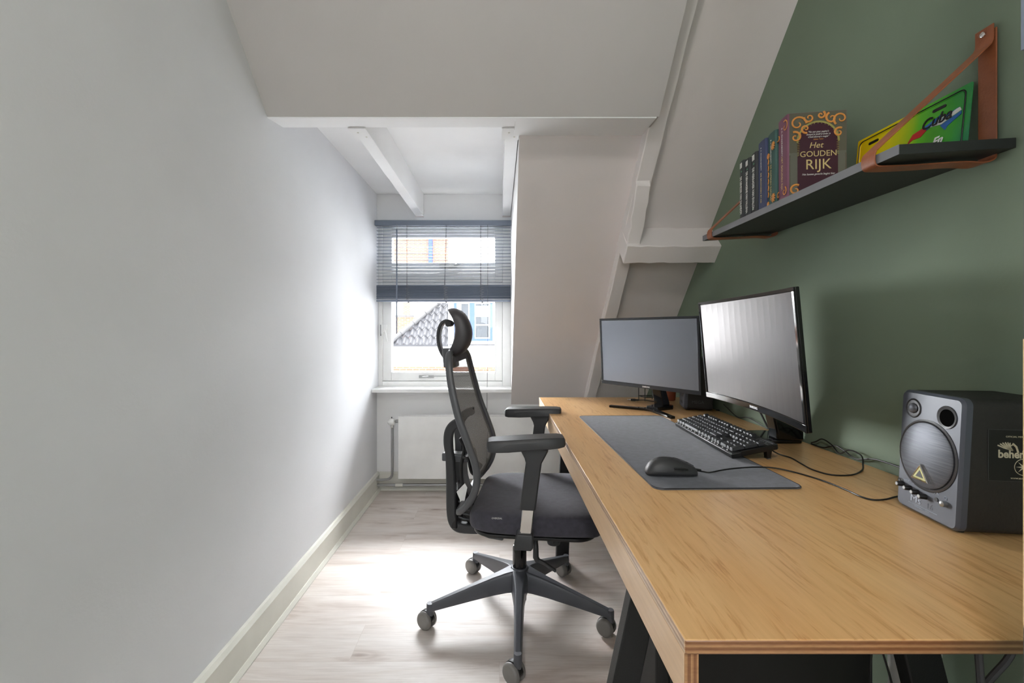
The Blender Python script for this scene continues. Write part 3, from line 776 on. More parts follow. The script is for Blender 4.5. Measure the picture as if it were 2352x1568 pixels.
# far 24 inch: axis along (.576,-.817)
a1 = math.atan2(-.817, .576)
mo1, T1, put1 = monitor('monitor', 'smaller matt flat monitor at the far end of the desk', (.683, 2.097, TZ), a1, 3.0, .545, .334, 0, .010, .017, .267, False)
nk = MB(); nk.prism([(.034, .17), (.062, .17), (.125, .028), (.125, .012), (.07, .012), (.07, .03)], -.004, .044, 'x')
obj('stand_neck', nk, M['gloss'], mo1, bevel=.003)
bs = MB()
bs.prism([(-.155, -.062), (-.15, -.080), (.0, -.017), (.04, -.017), (.195, -.090), (.203, -.072), (.055, .013), (.05, .04), (-.01, .04), (-.015, .013)], .0, .011, 'z')
obj('stand_foot', bs, M['gloss'], mo1, bevel=.002)
bs = MB(); bs.prism([(-.01, .02), (.05, .02), (.065, .12), (.05, .145), (-.01, .145), (-.025, .12)], .0, .018, 'z'); obj('stand_base', bs, M['gloss'], mo1, bevel=.003)
# near 27 inch curved
a2 = math.atan2(-.997, -.065)
mo2, T2, put2 = monitor('monitor', 'large glossy curved monitor leaning slightly forward, nearest the camera', (.788, 1.41, TZ), a2, 5.0, .622, .362, .026, .010, .020, .301, True)
bs = MB(); bs.prism([(-.215, .075), (-.13, .060), (-.085, .085), (-.068, .12), (-.075, .20), (-.12, .222), (-.20, .215), (-.225, .15)], 0, .012, 'z')
obj('stand_base', bs, M['gloss'], mo2, bevel=.003)
nk = MB(); nk.prism([(.03, .26), (.06, .30), (.10, .27), (.205, .04), (.205, .010), (.12, .010), (.12, .035), (.095, .15)], -.13, -.07, 'x')
obj('stand_neck', nk, M['gloss'], mo2, bevel=.006)

# ---------------------------------------------------------------- speakers
M['baffle'] = flat('blue_grey_speaker_front', (76, 80, 90), .42, .1)
M['baffle_edge'] = flat('darker_speaker_rim', (62, 62, 64), .35)
M['cabinet'] = flat('black_vinyl_cabinet', (34, 33, 31), .6, 0, 150, .3)
def brushed():
    t = NT('brushed_grille'); v = t.coords((4, 4, 260)); n = t.noise(v, 3, 3, .6)
    t.set(t.ramp(n, [(.3, lin((72, 74, 80))), (.7, lin((104, 106, 112)))]), .5, .6); return t.m
M['grille'] = brushed()
M['cream'] = flat('cream_print', (188, 182, 158), .6)
M['whiteprint'] = flat('pale_grey_print', (168, 176, 190), .6)
M['goldbadge'] = flat('gold_badge', (176, 172, 120), .3, .5)
M['red'] = flat('red_led', (150, 40, 35), .4)
M['logo_dim'] = flat('dark_grey_print', (70, 70, 72), .6)
_t = NT('unlit_port_hole'); _t.set((.004, .004, .004), 1.0); _t.p.inputs['Specular IOR Level'].default_value = 0; M['hole'] = _t.m
def speaker(name, label, loc, rz, full=True, D=.172):
    """faces -y in its own frame, baffle .148 wide, .243 high"""
    t = thing(name, label, 'speaker', loc, rz)
    W, H = .148, .243
    lean = .012
    cab = MB()
    def outline(ins, y_at):
        pts = []
        r = .014
        for cx, cz, a0 in ((W/2-r, H-r, 0), (-W/2+r, H-r, 90), (-W/2+r, r, 180), (W/2-r, r, 270)):
            for k in range(6):
                a = R(a0+18*k); x = cx+(r-ins)*math.cos(a) if True else 0; z = cz+(r-ins)*math.sin(a)
                pts.append((x, y_at+lean*z/H, z))
        return pts
    cab.rings([outline(0, .012), [(x, D, z) for x, y, z in outline(0, 0)]])
    c = obj('cabinet', cab, M['cabinet'], t, bevel=.002)
    b = MB(); b.rings([outline(0, .014), outline(0, .004), outline(.004, 0), outline(.0045, -.001)], cap=True)
    f = obj('baffle', b, [M['baffle']], t, smooth=True)
    F = frame((0, -.001, 0), (1, 0, 0), (0, lean, H))       # local: x right, y up, z towards -? (cross)
    def on_(mb, nm, mat, par=f, **k):
        for v in mb.b.verts:
            q = v.co; v.co = F @ Vector((q.x, q.y, q.z))
        return obj(nm, mb, mat, par, **k)
    # F z axis = x cross y = (1,0,0)x(0,.05,1) = (0*1-0*.05, 0-1, .05) -> points to -y : outwards
    rim = MB(); n = 40
    def circ(cx, cy, r, z): return [(cx+r*math.cos(2*math.pi*k/n), cy+r*math.sin(2*math.pi*k/n), z) for k in range(n)]
    cx, cy = -.001, .121
    rim.rings([circ(cx, cy, .070, -.001), circ(cx, cy, .070, .001), circ(cx, cy, .0665, .0022), circ(cx, cy, .0640, .0005), circ(cx, cy, .062, -.001)])
    on_(rim, 'woofer_ring', M['baffle_edge'], smooth=True)
    g = MB(); g.rings([circ(cx, cy, .0635, .0005), circ(cx, cy, .0635, .003), circ(cx, cy, .060, .0045), circ(cx, cy, .02, .0075), circ(cx, cy, .002, .008)])
    gr = on_(g, 'woofer_grille', M['grille'], smooth=True)
    # triangular badge
    a = MB()
    tri = [(cx-.022, cy-.050), (cx+.022, cy-.050), (cx+.0, cy-.018)]
    def scale_tri(s_): 
        mx = sum(p[0] for p in tri)/3; my = sum(p[1] for p in tri)/3
        return [(mx+(p[0]-mx)*s_, my+(p[1]-my)*s_) for p in tri]
    a.rings([[(x, y, .005) for x, y in tri], [(x, y, .0115) for x, y in tri], [(x, y, .0125) for x, y in scale_tri(.86)], [(x, y, .0105) for x, y in scale_tri(.78)]])
    bd = on_(a, 'badge', M['chrome'] if full else M['black'], gr)
    a = MB(); a.prism(scale_tri(.74), .0100, .0113, 'z'); on_(a, 'badge_inlay', M['goldbadge'] if full else M['logo_dim'], bd)
    a = MB(); a.prism(scale_tri(.42), .0113, .0117, 'z'); on_(a, 'badge_mark', M['black'], bd)
    # tweeter and port
    tw = MB(); tx, ty = -.040, .208
    tw.rings([circ(tx, ty, .0195, .0006), circ(tx, ty, .0185, .0016), circ(tx, ty, .016, .0006), circ(tx, ty, .012, .0002)])
    twr = on_(tw, 'tweeter_recess', M['black'] if full else M['black'], smooth=True)
    tb = MB(); tb.ball((tx, ty, .001), .0105, (1, 1, .55)); on_(tb, 'tweeter_dome', M['grille'], twr, smooth=True)
    pt = MB(); px_, py_ = .040, .204
    pt.rings([circ(px_, py_, .0215, .0006), circ(px_, py_, .021, .0018), circ(px_, py_, .018, .0012), circ(px_, py_, .0165, .0006)])
    pr = on_(pt, 'bass_port', M['baffle_edge'], smooth=True)
    pt = MB(); pt.prism([(x, y) for x, y, _ in circ(px_+.001, py_-.001, .016, 0)], .0008, .0014, 'z'); on_(pt, 'port_hole', M['hole'], pr)
    if full:
        for i, xx in enumerate((-.057, -.037, -.018, .001)):
            k_ = MB(); zz = .046-.002*i
            k_.tube([(xx, zz, .0), (xx, zz, .011), (xx, zz, .0125)], [.0052, .0048, .004], 14)
            kn = on_(k_, 'control_knob', M['black'], smooth=True)
            k_ = MB(); k_.tube([(xx, zz, .0124), (xx, zz, .0130)], [.0034, .0030], 14); on_(k_, 'knob_cap', M['steel'], kn)
        k_ = MB(); k_.tube([(-.0635, .052, .0), (-.0635, .052, .003)], [.005, .0045], 14); jk = on_(k_, 'audio_jack', M['chrome'], smooth=True)
        k_ = MB(); k_.tube([(-.0635, .052, .0028), (-.0635, .052, .0033)], [.0028, .0028], 12); on_(k_, 'jack_hole', M['black'], jk)
        k_ = MB(); k_.tube([(.027, .044, .0), (.027, .044, .0012)], [.004, .004], 14); on_(k_, 'headphone_jack', M['black'])
        k_ = MB(); k_.tube([(.047, .043, .0), (.047, .043, .007), (.047, .043, .009)], [.0055, .0055, .003], 14); on_(k_, 'power_button', M['steel'], smooth=True)
        k_ = MB(); k_.tube([(.004, .062, .0), (.004, .062, .0012)], [.0016, .0012], 8); on_(k_, 'power_light', M['red'])
        n3 = F.to_3x3()
        def tx_(s_, size, x, y, nm, mat, **kw): 
            return text(nm, s_, size, mat, f, F @ Vector((x, y, .0004)), n3 @ Vector((1, 0, 0)), n3 @ Vector((0, 1, 0)), .0004, **kw)
        tx_('Ms', .019, -.022, .026, 'model_lettering', M['whiteprint'], sx=1.25)
        tx_('16', .015, .012, .024, 'model_number', M['grille'], sx=1.1)
        k_ = MB(); k_.box(-.040, .030, .0155, .0160, .0, .0005); on_(k_, 'underline', M['whiteprint'])
        tx_('ACTIVE PERSONAL MONITOR', .0028, -.005, .0125, 'caption', M['whiteprint'])
        for xx, s_ in ((-.046, 'INPUT'), (-.026, 'LEVEL'), (-.008, 'BASS'), (.012, 'TREBLE')):
            tx_(s_, .0042, xx, .057, 'caption', M['whiteprint'])
        hp = MB(); hp.tube([(.022+.0045*(1-math.cos(a_)), .0525+.005*math.sin(a_), .0004) for a_ in [math.pi*i/8 for i in range(9)]], .0006, 5); on_(hp, 'headphone_symbol', M['whiteprint'])
        hp = MB(); hp.tube([(.047+.003*math.cos(a_), .054+.003*math.sin(a_), .0004) for a_ in [2*math.pi*i/10 for i in range(10)]], .0005, 5, closed=True); on_(hp, 'power_symbol', M['whiteprint'])
    else:
        n3 = F.to_3x3()
        text('model_lettering', 'Ms16', .020, M['logo_dim'], f, F @ Vector((0, .026, .0004)), n3 @ Vector((1, 0, 0)), n3 @ Vector((0, 1, 0)), .0004, sx=1.2)
        cb_ = MB(); 
    for sx_ in (-.05, .05):
        for sy in (.02, .15): obj('rubber_foot', MB().cyl((sx_, sy, -.004), (sx_, sy, .002), .008, n=14), M['black'], c)
    return t
# own -y must face about (-.992,-.12)
sp1 = speaker('speaker', 'grey-fronted desktop speaker with a dark label on its side, at the right border', (.838, .884, TZ+.004), R(-97.5)+math.pi*0)
sp2 = speaker('speaker', 'dark desktop speaker standing half hidden behind the monitors', (.880, 2.165, TZ+.004), R(-104), full=False, D=.125)
text('side_lettering', 'MEGA', .020, M['logo_dim'], [c for c in sp2.children if c.name.startswith('cabinet')][0], (.0743, .06, .035), (0, 1, 0), (0, 0, 1), .0004)
# sticker on the near side of speaker 1: own x = +W/2 side
st = MB(); st.box(.0741, .0745, .048, .165, .098, .190)
stk = obj('side_label', st, M['cable'], sp1)
b_ = MB()
for q in ((.048, .0488, .098, .19), (.0488, .165, .1895, .19), (.0488, .165, .098, .0985)): b_.box(.0745, .0747, *q)
obj('label_border', b_, M['logo_dim'], stk)
X = .0746
def ltxt(s_, size, y, z, nm='label_lettering', **kw): return text(nm, s_, size, M['cream'], stk, (X, y, z), (0, 1, 0), (0, 0, 1), .0003, **kw)
ltxt('behemoth', .0195, .099, .146, bold=.0006, sx=.88)
ltxt('OFFICIAL MERCHANDISE', .0043, .100, .1775)
ltxt('WWW.BEHEMOTH.PL', .0038, .102, .1035)
wg = MB()
for sgn in (-1, 1):
    for k in range(6):
        a = .5+.22*k; L2 = .026-.002*k
        y0_ = .099+sgn*.012; z0_ = .153
        ya, za_ = y0_+sgn*L2*math.cos(a*.8), z0_+L2*math.sin(a*.8)*.9
        wg.ribbon([(X, y0_, z0_), (X, (y0_+ya)/2+sgn*.002, (z0_+za_)/2), (X, ya, za_)], Vector((0, -(za_-z0_), ya-y0_)), .0022, .0003)
    wg.tube([(X, .099+sgn*.004, .150), (X, .099+sgn*.007, .160), (X, .099+sgn*.012, .165), (X, .099+sgn*.015, .161)], [.0016, .0018, .0022, .0006], 6, flatten=(1, 1))
obj('label_eagle', wg, M['cream'], stk)
sr = MB(); sr.tube([(X, .104+.0145*math.cos(a_), .124+.0145*math.sin(a_)) for a_ in [2*math.pi*i/28 for i in range(28)]], .0006, 5, closed=True)
pts = []
for k in range(16):
    rr = .0125 if k % 2 == 0 else .0035; a_ = math.pi*k/8+math.pi/2; pts.append((.104+rr*math.cos(a_), .124+rr*math.sin(a_)))
sr.prism(pts, X, X+.0003, 'x')
obj('label_star', sr, M['cream'], stk)

# small things behind the far monitor
ws = thing('wire_stand', 'small black wire stand behind the far monitor', 'wire stand', (.800, 2.40, TZ))
q = MB()
for x, y in ((-.030, -.03), (-.045, .03), (.035, -.03), (.03, .035)): q.tube([(x, y, 0), (x, y, .13)], .0022, 6)
q.tube([(-.030, -.03, .02), (-.045, .03, .02), (.03, .035, .02), (.035, -.03, .02)], .0022, 6, closed=True)
q.tube([(-.030, -.03, .13), (-.045, .03, .13), (.03, .035, .13), (.035, -.03, .13)], .0022, 6, closed=True)
obj('wire_frame', q, M['black'], ws, smooth=True)
cupo = tag(obj('candle_cup', MB().lathe([(.022, 0), (.026, .004), (.031, .085), (.028, .086), (.024, .01), (.001, .01)], 24), flat('copper_orange_glaze', (170, 92, 62), .35), smooth=True), 'small copper-orange cup behind the neck of the far monitor', 'cup')
cupo.location = (.915, 2.40, TZ)
jp = thing('audio_plug', 'black jack plug with a metal tip lying on the desk beside the far monitor foot', 'plug', (.715, 2.365, TZ+.007), R(-12))
obj('plug_body', MB().lathe([(.004, -.022), (.0062, -.018), (.0065, .0), (.0045, .004), (.0045, .016), (.0025, .022)], 14, 'x'), M['black'], jp, smooth=True)
obj('plug_tip', MB().lathe([(.003, -.022), (.0028, -.034), (.0018, -.036), (.0022, -.040)], 12, 'x'), M['chrome'], jp, smooth=True)
obj('plug_cable', MB().tube(smoothpath([(.02, 0, 0), (.05, -.004, .001), (.085, -.01, -.002), (.13, -.0, -.004)], 5), .0022, 8), M['cable'], jp, smooth=True)

# ---------------------------------------------------------------- under the desk
pc = thing('computer_tower', 'black computer tower standing under the desk', 'computer', (.34, .965, 0))
obj('case', MB().box(.03, .47, 0.012, .20, .015, .60), M['black'], pc, bevel=.004)
obj('front_bezel', MB().slab(0, .03, .008, .204, .012, .603, .008), M['blackmetal'], pc, bevel=.002)
obj('side_panel', MB().box(.06, .468, .006, .012, .02, .595), M['cable'], pc, bevel=.001)
for x in (.03, .42): obj('foot', MB().box(x, x+.03, .03, .18, 0, .015), M['black'], pc)
q = MB()
n_ = 10; rnd = random.Random(4); rings = []
for i in range(9):
    t = i/8; z = .42-.34*t; w2_ = .046+.022*t**.7; ring = []
    for k in range(18):
        a = 2*math.pi*k/18; rr = 1+rnd.uniform(-.16, .16)
        ring.append((w2_*rr*math.cos(a), .035*rr*math.sin(a), z+rnd.uniform(-.006, .006)))
    rings.append(ring)
q.rings(rings)
bagm = flat('thin_white_plastic_film', (250, 249, 248), .3, 0, 60, .5)
bag = tag(obj('plastic_bag', q, bagm, smooth=2), 'crumpled white plastic bag standing against the green wall under the desk', 'bag')
bag.location = (.945, 1.02, .0)
for v in bag.data.vertices: v.co.z = v.co.z*1.42-.11
def P3(*a): return [tuple(p) for p in a]
cable([(.805, .975, .72), (.812, .975, .60), (.818, .975, .48), (.845, .965, .36), (.865, .955, .22)], .0022, 'black cable hanging straight beside the white bag under the desk')
cable([(.825, .955, .66), (.83, .955, .58), (.818, .955, .50), (.80, .955, .46), (.79, .955, .40), (.80, .96, .2)], .0022, 'looped black cable under the desk beside the computer')
cable([(.835, .962, .65), (.845, .962, .58), (.87, .962, .45), (.885, .965, .2)], .0024, 'slanting black cable in front of the white bag under the desk')
cable([(.895, .84, .73), (.892, .84, .60), (.905, .84, .40), (.91, .84, .1)], .006, 'thick dark strap hanging under the desk near the right border', M['logo_dim'])
cable([(1.0, .86, .62), (.985, .86, .51), (.935, .86, .445), (.86, .862, .34), (.80, .862, .2)], .006, 'thick slanting dark cable under the desk near the right border', M['logo_dim'])
# ---------------------------------------------------------------- wall shelf, straps and what stands on it
SH0, SH1 = .884, 1.736
def shz(x): return 1.468+(x-.787)*.058       # underside height, sagging slightly to the front
sh = thing('wall_shelf', 'black wall shelf hung in tan leather straps on the green wall', 'shelf', (.9, 1.31, 1.48))
m = MB().prism([(.788-.9, shz(.788)-1.48), (1.019-.9, shz(1.019)-1.48), (1.019-.9, shz(1.019)-1.48+.02), (.788-.9, shz(.788)-1.48+.02)], SH0-1.31, SH1-1.31, 'y')
obj('board', m, M['shelf'], sh, bevel=.0008)
obj('front_edge_band', MB().box(.7868-.9, .7879-.9, SH0-1.31, SH1-1.31, shz(.788)-1.48+.0003, shz(.788)-1.48+.0197), M['shelf_edge'], sh)
for yy, lb in ((.952, 'near tan leather shelf strap, full triangle and rivet in view'), (1.672, 'far tan leather shelf strap beside the slim white-lettered books')):
    t = thing('leather_strap', lb, 'strap', (1.0, yy, 1.70), group=None)
    def L(*p): return [(x-1.0, y-.021*(x-.785)/.2285, z-1.70) for x, y, z in p]
    zf, zb2 = shz(.788), shz(1.019)
    loop = [(1.0135, .0, 1.740), (1.0135, 0, 1.66), (1.0135, 0, 1.55), (1.0135, 0, zb2+.005), (1.010, 0, zb2-.010), (.990, 0, zb2-.0165), (.95, 0, zb2-.014), (.86, 0, zf-.004), (.80, 0, zf-.0045), (.787, 0, zf-.002), (.7835, 0, zf+.006), (.7835, 0, zf+.020), (.7865, 0, zf+.029)]
    loop2 = [(.83, 0, zf+.071), (.88, 0, zf+.119), (.93, 0, zf+.167), (.98, 0, zf+.2155), (.996, 0, zf+.231), (1.0035, 0, zf+.239), (1.0072, 0, zf+.247), (1.0078, 0, zf+.256), (1.0078, 0, 1.748)]
    rb = obj('strap_band', MB().ribbon(L(*(smoothpath(loop, 4)+[Vector(p) for p in loop2])), (0, 1, 0), .035, .0028), M['leather'], t, bevel=.0006)
    obj('rivet', MB().lathe([(.0001, -.0055), (.003, -.0052), (.0055, -.0035), (.006, -.0015), (.006, 0)], 18, 'x', (.006, -.020, .035)), M['chrome'], t, smooth=True)
# ---- books
M['navy'] = flat('navy_book_cloth', (58, 68, 102), .45); M['teal'] = flat('dark_teal_cover', (52, 90, 84), .45)
M['plum'] = flat('plum_cover', (122, 74, 96), .4); M['plumdark'] = flat('deep_plum_cover', (66, 30, 44), .4)
M['charcoal'] = flat('charcoal_cover', (48, 52, 54), .45); M['paper'] = flat('book_paper', (205, 196, 178), .9, 0, 300, .4)
M['gold'] = flat('gold_ornament', (216, 146, 72), .4); M['goldtext'] = flat('pale_gold_print', (212, 190, 130), .5)
M['stone'] = flat('stone_column_print', (104, 104, 92), .6); M['olive'] = flat('olive_grey_stone', (92, 90, 74), .6); M['lime'] = flat('lime_gold_arch', (160, 152, 82), .5)
M['white'] = flat('white_print', (225, 225, 220), .5); M['mint'] = flat('mint_green_mark', (96, 160, 120), .5)
BR = R(-9)           # the row is turned a little on the shelf
def book(label, cx, cy, th, h, d, cover, rz=BR, spine=None):
    """own frame: spine faces -x, thickness along y"""
    zb3 = shz(cx+.07)+.0215
    t = thing('book', label, 'book', (cx, cy, zb3-.0), rz, 'books on the shelf')
    b = MB()
    pts = [(.0, -th/2+.003), (-.0015, 0), (.0, th/2-.003), (.004, th/2), (d, th/2), (d, th/2-.0018), (.006, th/2-.0018), (.0035, th/2-.005), (.0035, -th/2+.005), (.006, -th/2+.0018), (d, -th/2+.0018), (d, -th/2), (.004, -th/2)]
    b.prism(pts, 0, h, 'z'); cv = obj('cover', b, cover, t, bevel=.0006)
    obj('pages', MB().box(.004, d-.003, -th/2+.0019, th/2-.0019, .003, h-.003), M['paper'], t)
    return t, cv
def spine_text(t, cv, s_, size, z, mat, th, **kw):
    return text('spine_lettering', s_, size, mat, cv, (-.0023, 0, z), (0, 0, -1), (0, -1, 0), .0004, **kw)
H1 = .205
base = (.811, 1.262)
ux, uy = -math.sin(BR), math.cos(BR)        # direction of thickness (+y own axis) in the room
def place(s): return (base[0]+ux*s*1.0-.0, base[1]+uy*s)
s_ = 0
items = []
# big hardback-size trilogy then three slimmer volumes, from near to far
specs = [
 ('plum paperback with ornate gold-framed front cover facing the room', .058, .236, .150, 'plum'),
 ('dark teal book with orange flowers next to the plum one', .050, .219, .150, 'teal'),
 ('navy blue book with gold lettering, middle of the row', .053, .216, .150, 'navy'),
 ('charcoal book with large white letters, next to the navy book', .038, .197, .135, 'charcoal'),
 ('charcoal book with white letters, second from the far end of the row', .034, .193, .135, 'charcoal'),
 ('charcoal book with white letters, farthest in the row', .034, .198, .135, 'charcoal'),
]
off = 0
B = []
for i, (lb, th, h, d, mt_) in enumerate(specs):
    cpos = place(off+th/2)
    x_adj = [0, .002, .003, .006, .006, .006][i]
    t, cv = book(lb, cpos[0]-off*.16+x_adj, cpos[1], th, h, d, M[mt_])
    B.append((t, cv, th, h, d)); off += th+.0015
def curl(mb, pts, r, n=7): mb.tube(smoothpath(pts, 4), [r*(.5+.9*math.sin(math.pi*min(1, (i+.6)/(len(pts)*4-2)))) for i in range(len(pts)*4-3)], n)
def spiral(mb, cy, cz, r, x, a0, turns=1.3, sgn=1, w_=.0022, plane='x'):
    pts = []
    for i in range(22):
        t = i/21; a = a0+sgn*turns*2*math.pi*t; rr = r*(1-.85*t)
        pts.append((x, cy+rr*math.cos(a), cz+rr*math.sin(a)) if plane == 'x' else (cy+rr*math.cos(a), x, cz+rr*math.sin(a)))
    mb.tube(pts, [w_*(1-.5*i/21) for i in range(22)], 6, flatten=(1, .5))
# spines
t, cv, th, h, d = B[0]
spine_text(t, cv, 'S. A. CHAKRABORTY', .0095, .168, M['white'], th, sx=.92)
spine_text(t, cv, 'HET GOUDEN RIJK', .0115, .078, M['goldtext'], th)
for a_ in ((-.018, .205, .018, -.0022, 1.2, 1.0, 1), (.022, .190, .015, -.0022, 0.3, .8, -1), (-.014, .022, .013, -.0022, 2, 1.1, 1), (.022, .020, .010, -.0022, 2, .9, -1)):
    g = MB(); spiral(g, *a_); obj('gold_scroll', g, M['gold'], cv)
t, cv, th, h, d = B[1]
spine_text(t, cv, 'S. A. CHAKRABORTY', .0085, .162, M['white'], th, sx=.9); spine_text(t, cv, 'DE KOPEREN KONING', .0105, .070, M['goldtext'], th)
def flower(mb, y, z, r, x=-.0022):
    for k in range(9):
        a = 2*math.pi*k/9; mb.tube([(x, y, z), (x, y+r*math.cos(a)*.6, z+r*math.sin(a)*.6), (x, y+r*math.cos(a), z+r*math.sin(a))], [.0012, .0022, .0006], 5)
g = MB(); flower(g, -.015, .175, .013); flower(g, -.016, .020, .014); flower(g, .017, .155, .009); flower(g, .018, .010, .008)
for k in range(6): g.tube([(-.0022, .018, .03+k*.02), (-.0022, .014, .04+k*.02), (-.0022, .018, .048+k*.02)], [.0014, .002, .0008], 5)
obj('orange_flowers', g, M['gold'], cv)
t, cv, th, h, d = B[2]
spine_text(t, cv, 'S. A. CHAKRABORTY', .0085, .160, M['white'], th, sx=.9); spine_text(t, cv, 'DE BRONZEN STAD', .0105, .070, M['goldtext'], th)
for (t, cv, th, h, d), tt in zip(B[3:], ('DE VERRADER VAN EVALON', 'DE GEVANGENE VAN VALLENIA', 'DE GENEZER VAN ZALINDOV')):
    spine_text(t, cv, tt, .0225, .082, M['white'], th, sx=.47 if len(tt) < 23 else .42, bold=.0006)
    q = MB()
    for k in range(3): q.box(-.0026, -.0018, -.009+k*.0065, -.0055+k*.0065, h-.024, h-.010)
    q.box(-.0026, -.0018, -.009, .0075, h-.010, h-.007); obj('publisher_mark', q, M['white'], cv)
    q = MB(); q.ball((-.0018, -.004, h-.036), .004, (.2, 1, .7), 8); q.ball((-.0018, .006, .02), .003, (.2, 1, .9), 8); obj('green_mark', q, M['mint'], cv)
# front cover of the nearest book: its -y side
t, cv, th, h, d = B[0]
Y = -th/2-.0004
obj('cover_panel', MB().box(.0045, d-.001, Y, Y+.0003, .001, h-.001), M['olive'], cv)
arch = [(.022, .0), (.022, .150)]+[(.0745-.0525*math.cos(math.pi*k/14), .150+.056*math.sin(math.pi*k/14)) for k in range(1, 14)]+[(.127, .150), (.127, 0)]
q = MB(); q.prism([(x+.003, z+.002) for x, z in arch], Y-.0004, Y, 'y'); obj('arch_field', q, M['plumdark'], cv)
q = MB(); ap_ = [(x+.003, Y-.0007, z+.002) for x, z in arch]
q.ribbon(smoothpath(ap_[1:-1], 3), (0, 1, 0), .0008, .005)
for k in range(1, 34):
    t2 = k/34
    if t2 < .25: p = (.025, .11+t2*.17)
    elif t2 > .75: p = (.130, .11+(1-t2)*.17)
    else: a = math.pi*(t2-.25)*2; p = (.0775-.0525*math.cos(a), .152+.056*math.sin(a))
    cxx, czz = .078, .14; dx, dz = cxx-p[0], czz-p[1]; L3 = math.hypot(dx, dz)
    q.tube([(p[0], Y-.001, p[1]), (p[0]+dx/L3*.006, Y-.001, p[1]+dz/L3*.006)], [.0012, .0003], 5)
obj('arch_border', q, M['lime'], cv)
for xx in (.016, .137):
    q = MB(); q.box(xx-.009, xx+.009, Y-.0006, Y, .0, .118); q.box(xx-.012, xx+.012, Y-.0009, Y, .118, .124)
    obj('arch_column', q, M['stone'], cv)
for (a, b, r, a0, sg) in ((.026, .205, .020, 0, 1), (.020, .168, .014, 2, -1), (.055, .220, .012, 3, 1), (.085, .226, .010, 1, -1), (.112, .216, .014, 2, 1), (.135, .212, .017, 4, -1), (.130, .175, .012, 1, 1), (.046, .190, .011, 5, -1), (.020, .020, .014, 1, 1), (.05, .014, .010, 3, 1), (.10, .018, .012, 0, 1), (.133, .02, .012, 2, 1)):
    q = MB(); spiral(q, a, b, r*1.12, Y-.0012, a0, 1.15, sg, .0031, 'y')
    obj('gold_scroll', q, M['gold'], cv)
def cov(s_, size, x, z, mat, **kw): return text('cover_lettering', s_, size, mat, cv, (x, Y-.0012, z), (1, 0, 0), (0, 0, 1), .0005, **kw)
cov('"Na een paar pagina\'s', .0068, .078, .180, M['white'], shear=.3, sx=.9); cov('dompel je jezelf al onder in', .0068, .078, .173, M['white'], shear=.3, sx=.82); cov("Chakraborty's magie\"", .0068, .078, .166, M['white'], shear=.3, sx=.9); cov('Sabaa Tahir', .0056, .078, .159, M['gold'], shear=.3)
cov('Het', .023, .072, .142, M['goldtext'], shear=.25); cov('GOUDEN', .0225, .078, .118, M['goldtext'], sx=.98); cov('RIJK', .040, .078, .088, M['goldtext'], sx=.95)
cov('Het laatste gevecht begint hier', .0078, .078, .062, M['white'], shear=.3, sx=.86)
# ---- souvenir licence plate leaning on the wall
def plate_mat():
    t = NT('yellow_to_green_enamel'); v = t.coords(); sx = t.n('ShaderNodeSeparateXYZ'); t.l(v, sx.inputs[0])
    n = t.noise(v, 9, 2); ad = t.n('ShaderNodeMath'); ad.operation = 'MULTIPLY_ADD'; ad.inputs[1].default_value = .10; t.l(n, ad.inputs[0]); t.l(sx.outputs['X'], ad.inputs[2])
    mr = t.n('ShaderNodeMapRange'); mr.inputs['From Min'].default_value = -.10; mr.inputs['From Max'].default_value = .21; t.l(ad.outputs[0], mr.inputs[0])
    t.set(t.ramp(mr.outputs[0], [(0, lin((222, 182, 12))), (.35, lin((214, 200, 20))), (.62, lin((96, 184, 40))), (.85, lin((56, 160, 50))), (1, lin((34, 138, 84)))]), .22); return t.m
pt_ = thing('licence_plate', 'yellow and green souvenir licence plate leaning on the wall above the shelf', 'licence plate', (.993, 1.106, shz(.99)+.0205))
pt_.rotation_euler = (R(-5.5), 0, R(-90))
# own frame: x to the viewer's right (-y of the room), y into the wall, z up
q = MB(); 
def rrect(x0, x1, z0, z1, r, n=5):
    pts = []
    for cx, cz, a0 in ((x1-r, z1-r, 0), (x0+r, z1-r, 90), (x0+r, z0+r, 180), (x1-r, z0+r, 270)):
        for k in range(n+1): a = R(a0+90*k/n); pts.append((cx+r*math.cos(a), cz+r*math.sin(a)))
    return pts
q.prism(rrect(-.153, .153, 0, .152, .004), 0, .0012, 'y'); pb_ = obj('plate', q, plate_mat(), pt_)
def outline_(mb, x0, x1, z0, z1, r, rad, y): mb.tube([(x, y, z) for x, z in rrect(x0, x1, z0, z1, r)], rad, 6, closed=True)
q = MB(); outline_(q, -.145, .140, .008, .144, .012, .0014, -.0006); obj('embossed_rim', q, M['black'], pb_, smooth=True)
q = MB(); outline_(q, -.142, .137, .011, .141, .011, .0012, -.0006); obj('embossed_rim', q, pb_.data.materials[0], pb_, smooth=True)
q = MB()
for xx in (-.098, .082):
    for zz in (.128, .024): q.prism(rrect(xx-.016, xx+.016, zz-.0035, zz+.0035, .0034), -.0012, .0002, 'y')
obj('mounting_slot', q, M['black'], pb_)
text('plate_lettering', 'Cuba', .034, M['black'], pb_, (.078, -.0022, .103), (1, 0, 0), (0, 0, 1), .001, shear=.25, bold=.0004, sx=1.0)
text('plate_lettering', 'En', .024, M['white'], pb_, (.085, -.0022, .052), (1, 0, -.0), (0, 0, 1), .001, shear=.35, bold=.0008)
q = MB(); q.prism([(.005, .075), (.02, .095), (.05, .100), (.055, .090), (.04, .080), (.02, .082)], -.0012, 0, 'y'); obj('map_red', q, flat('red_print', (190, 40, 40), .4), pb_)
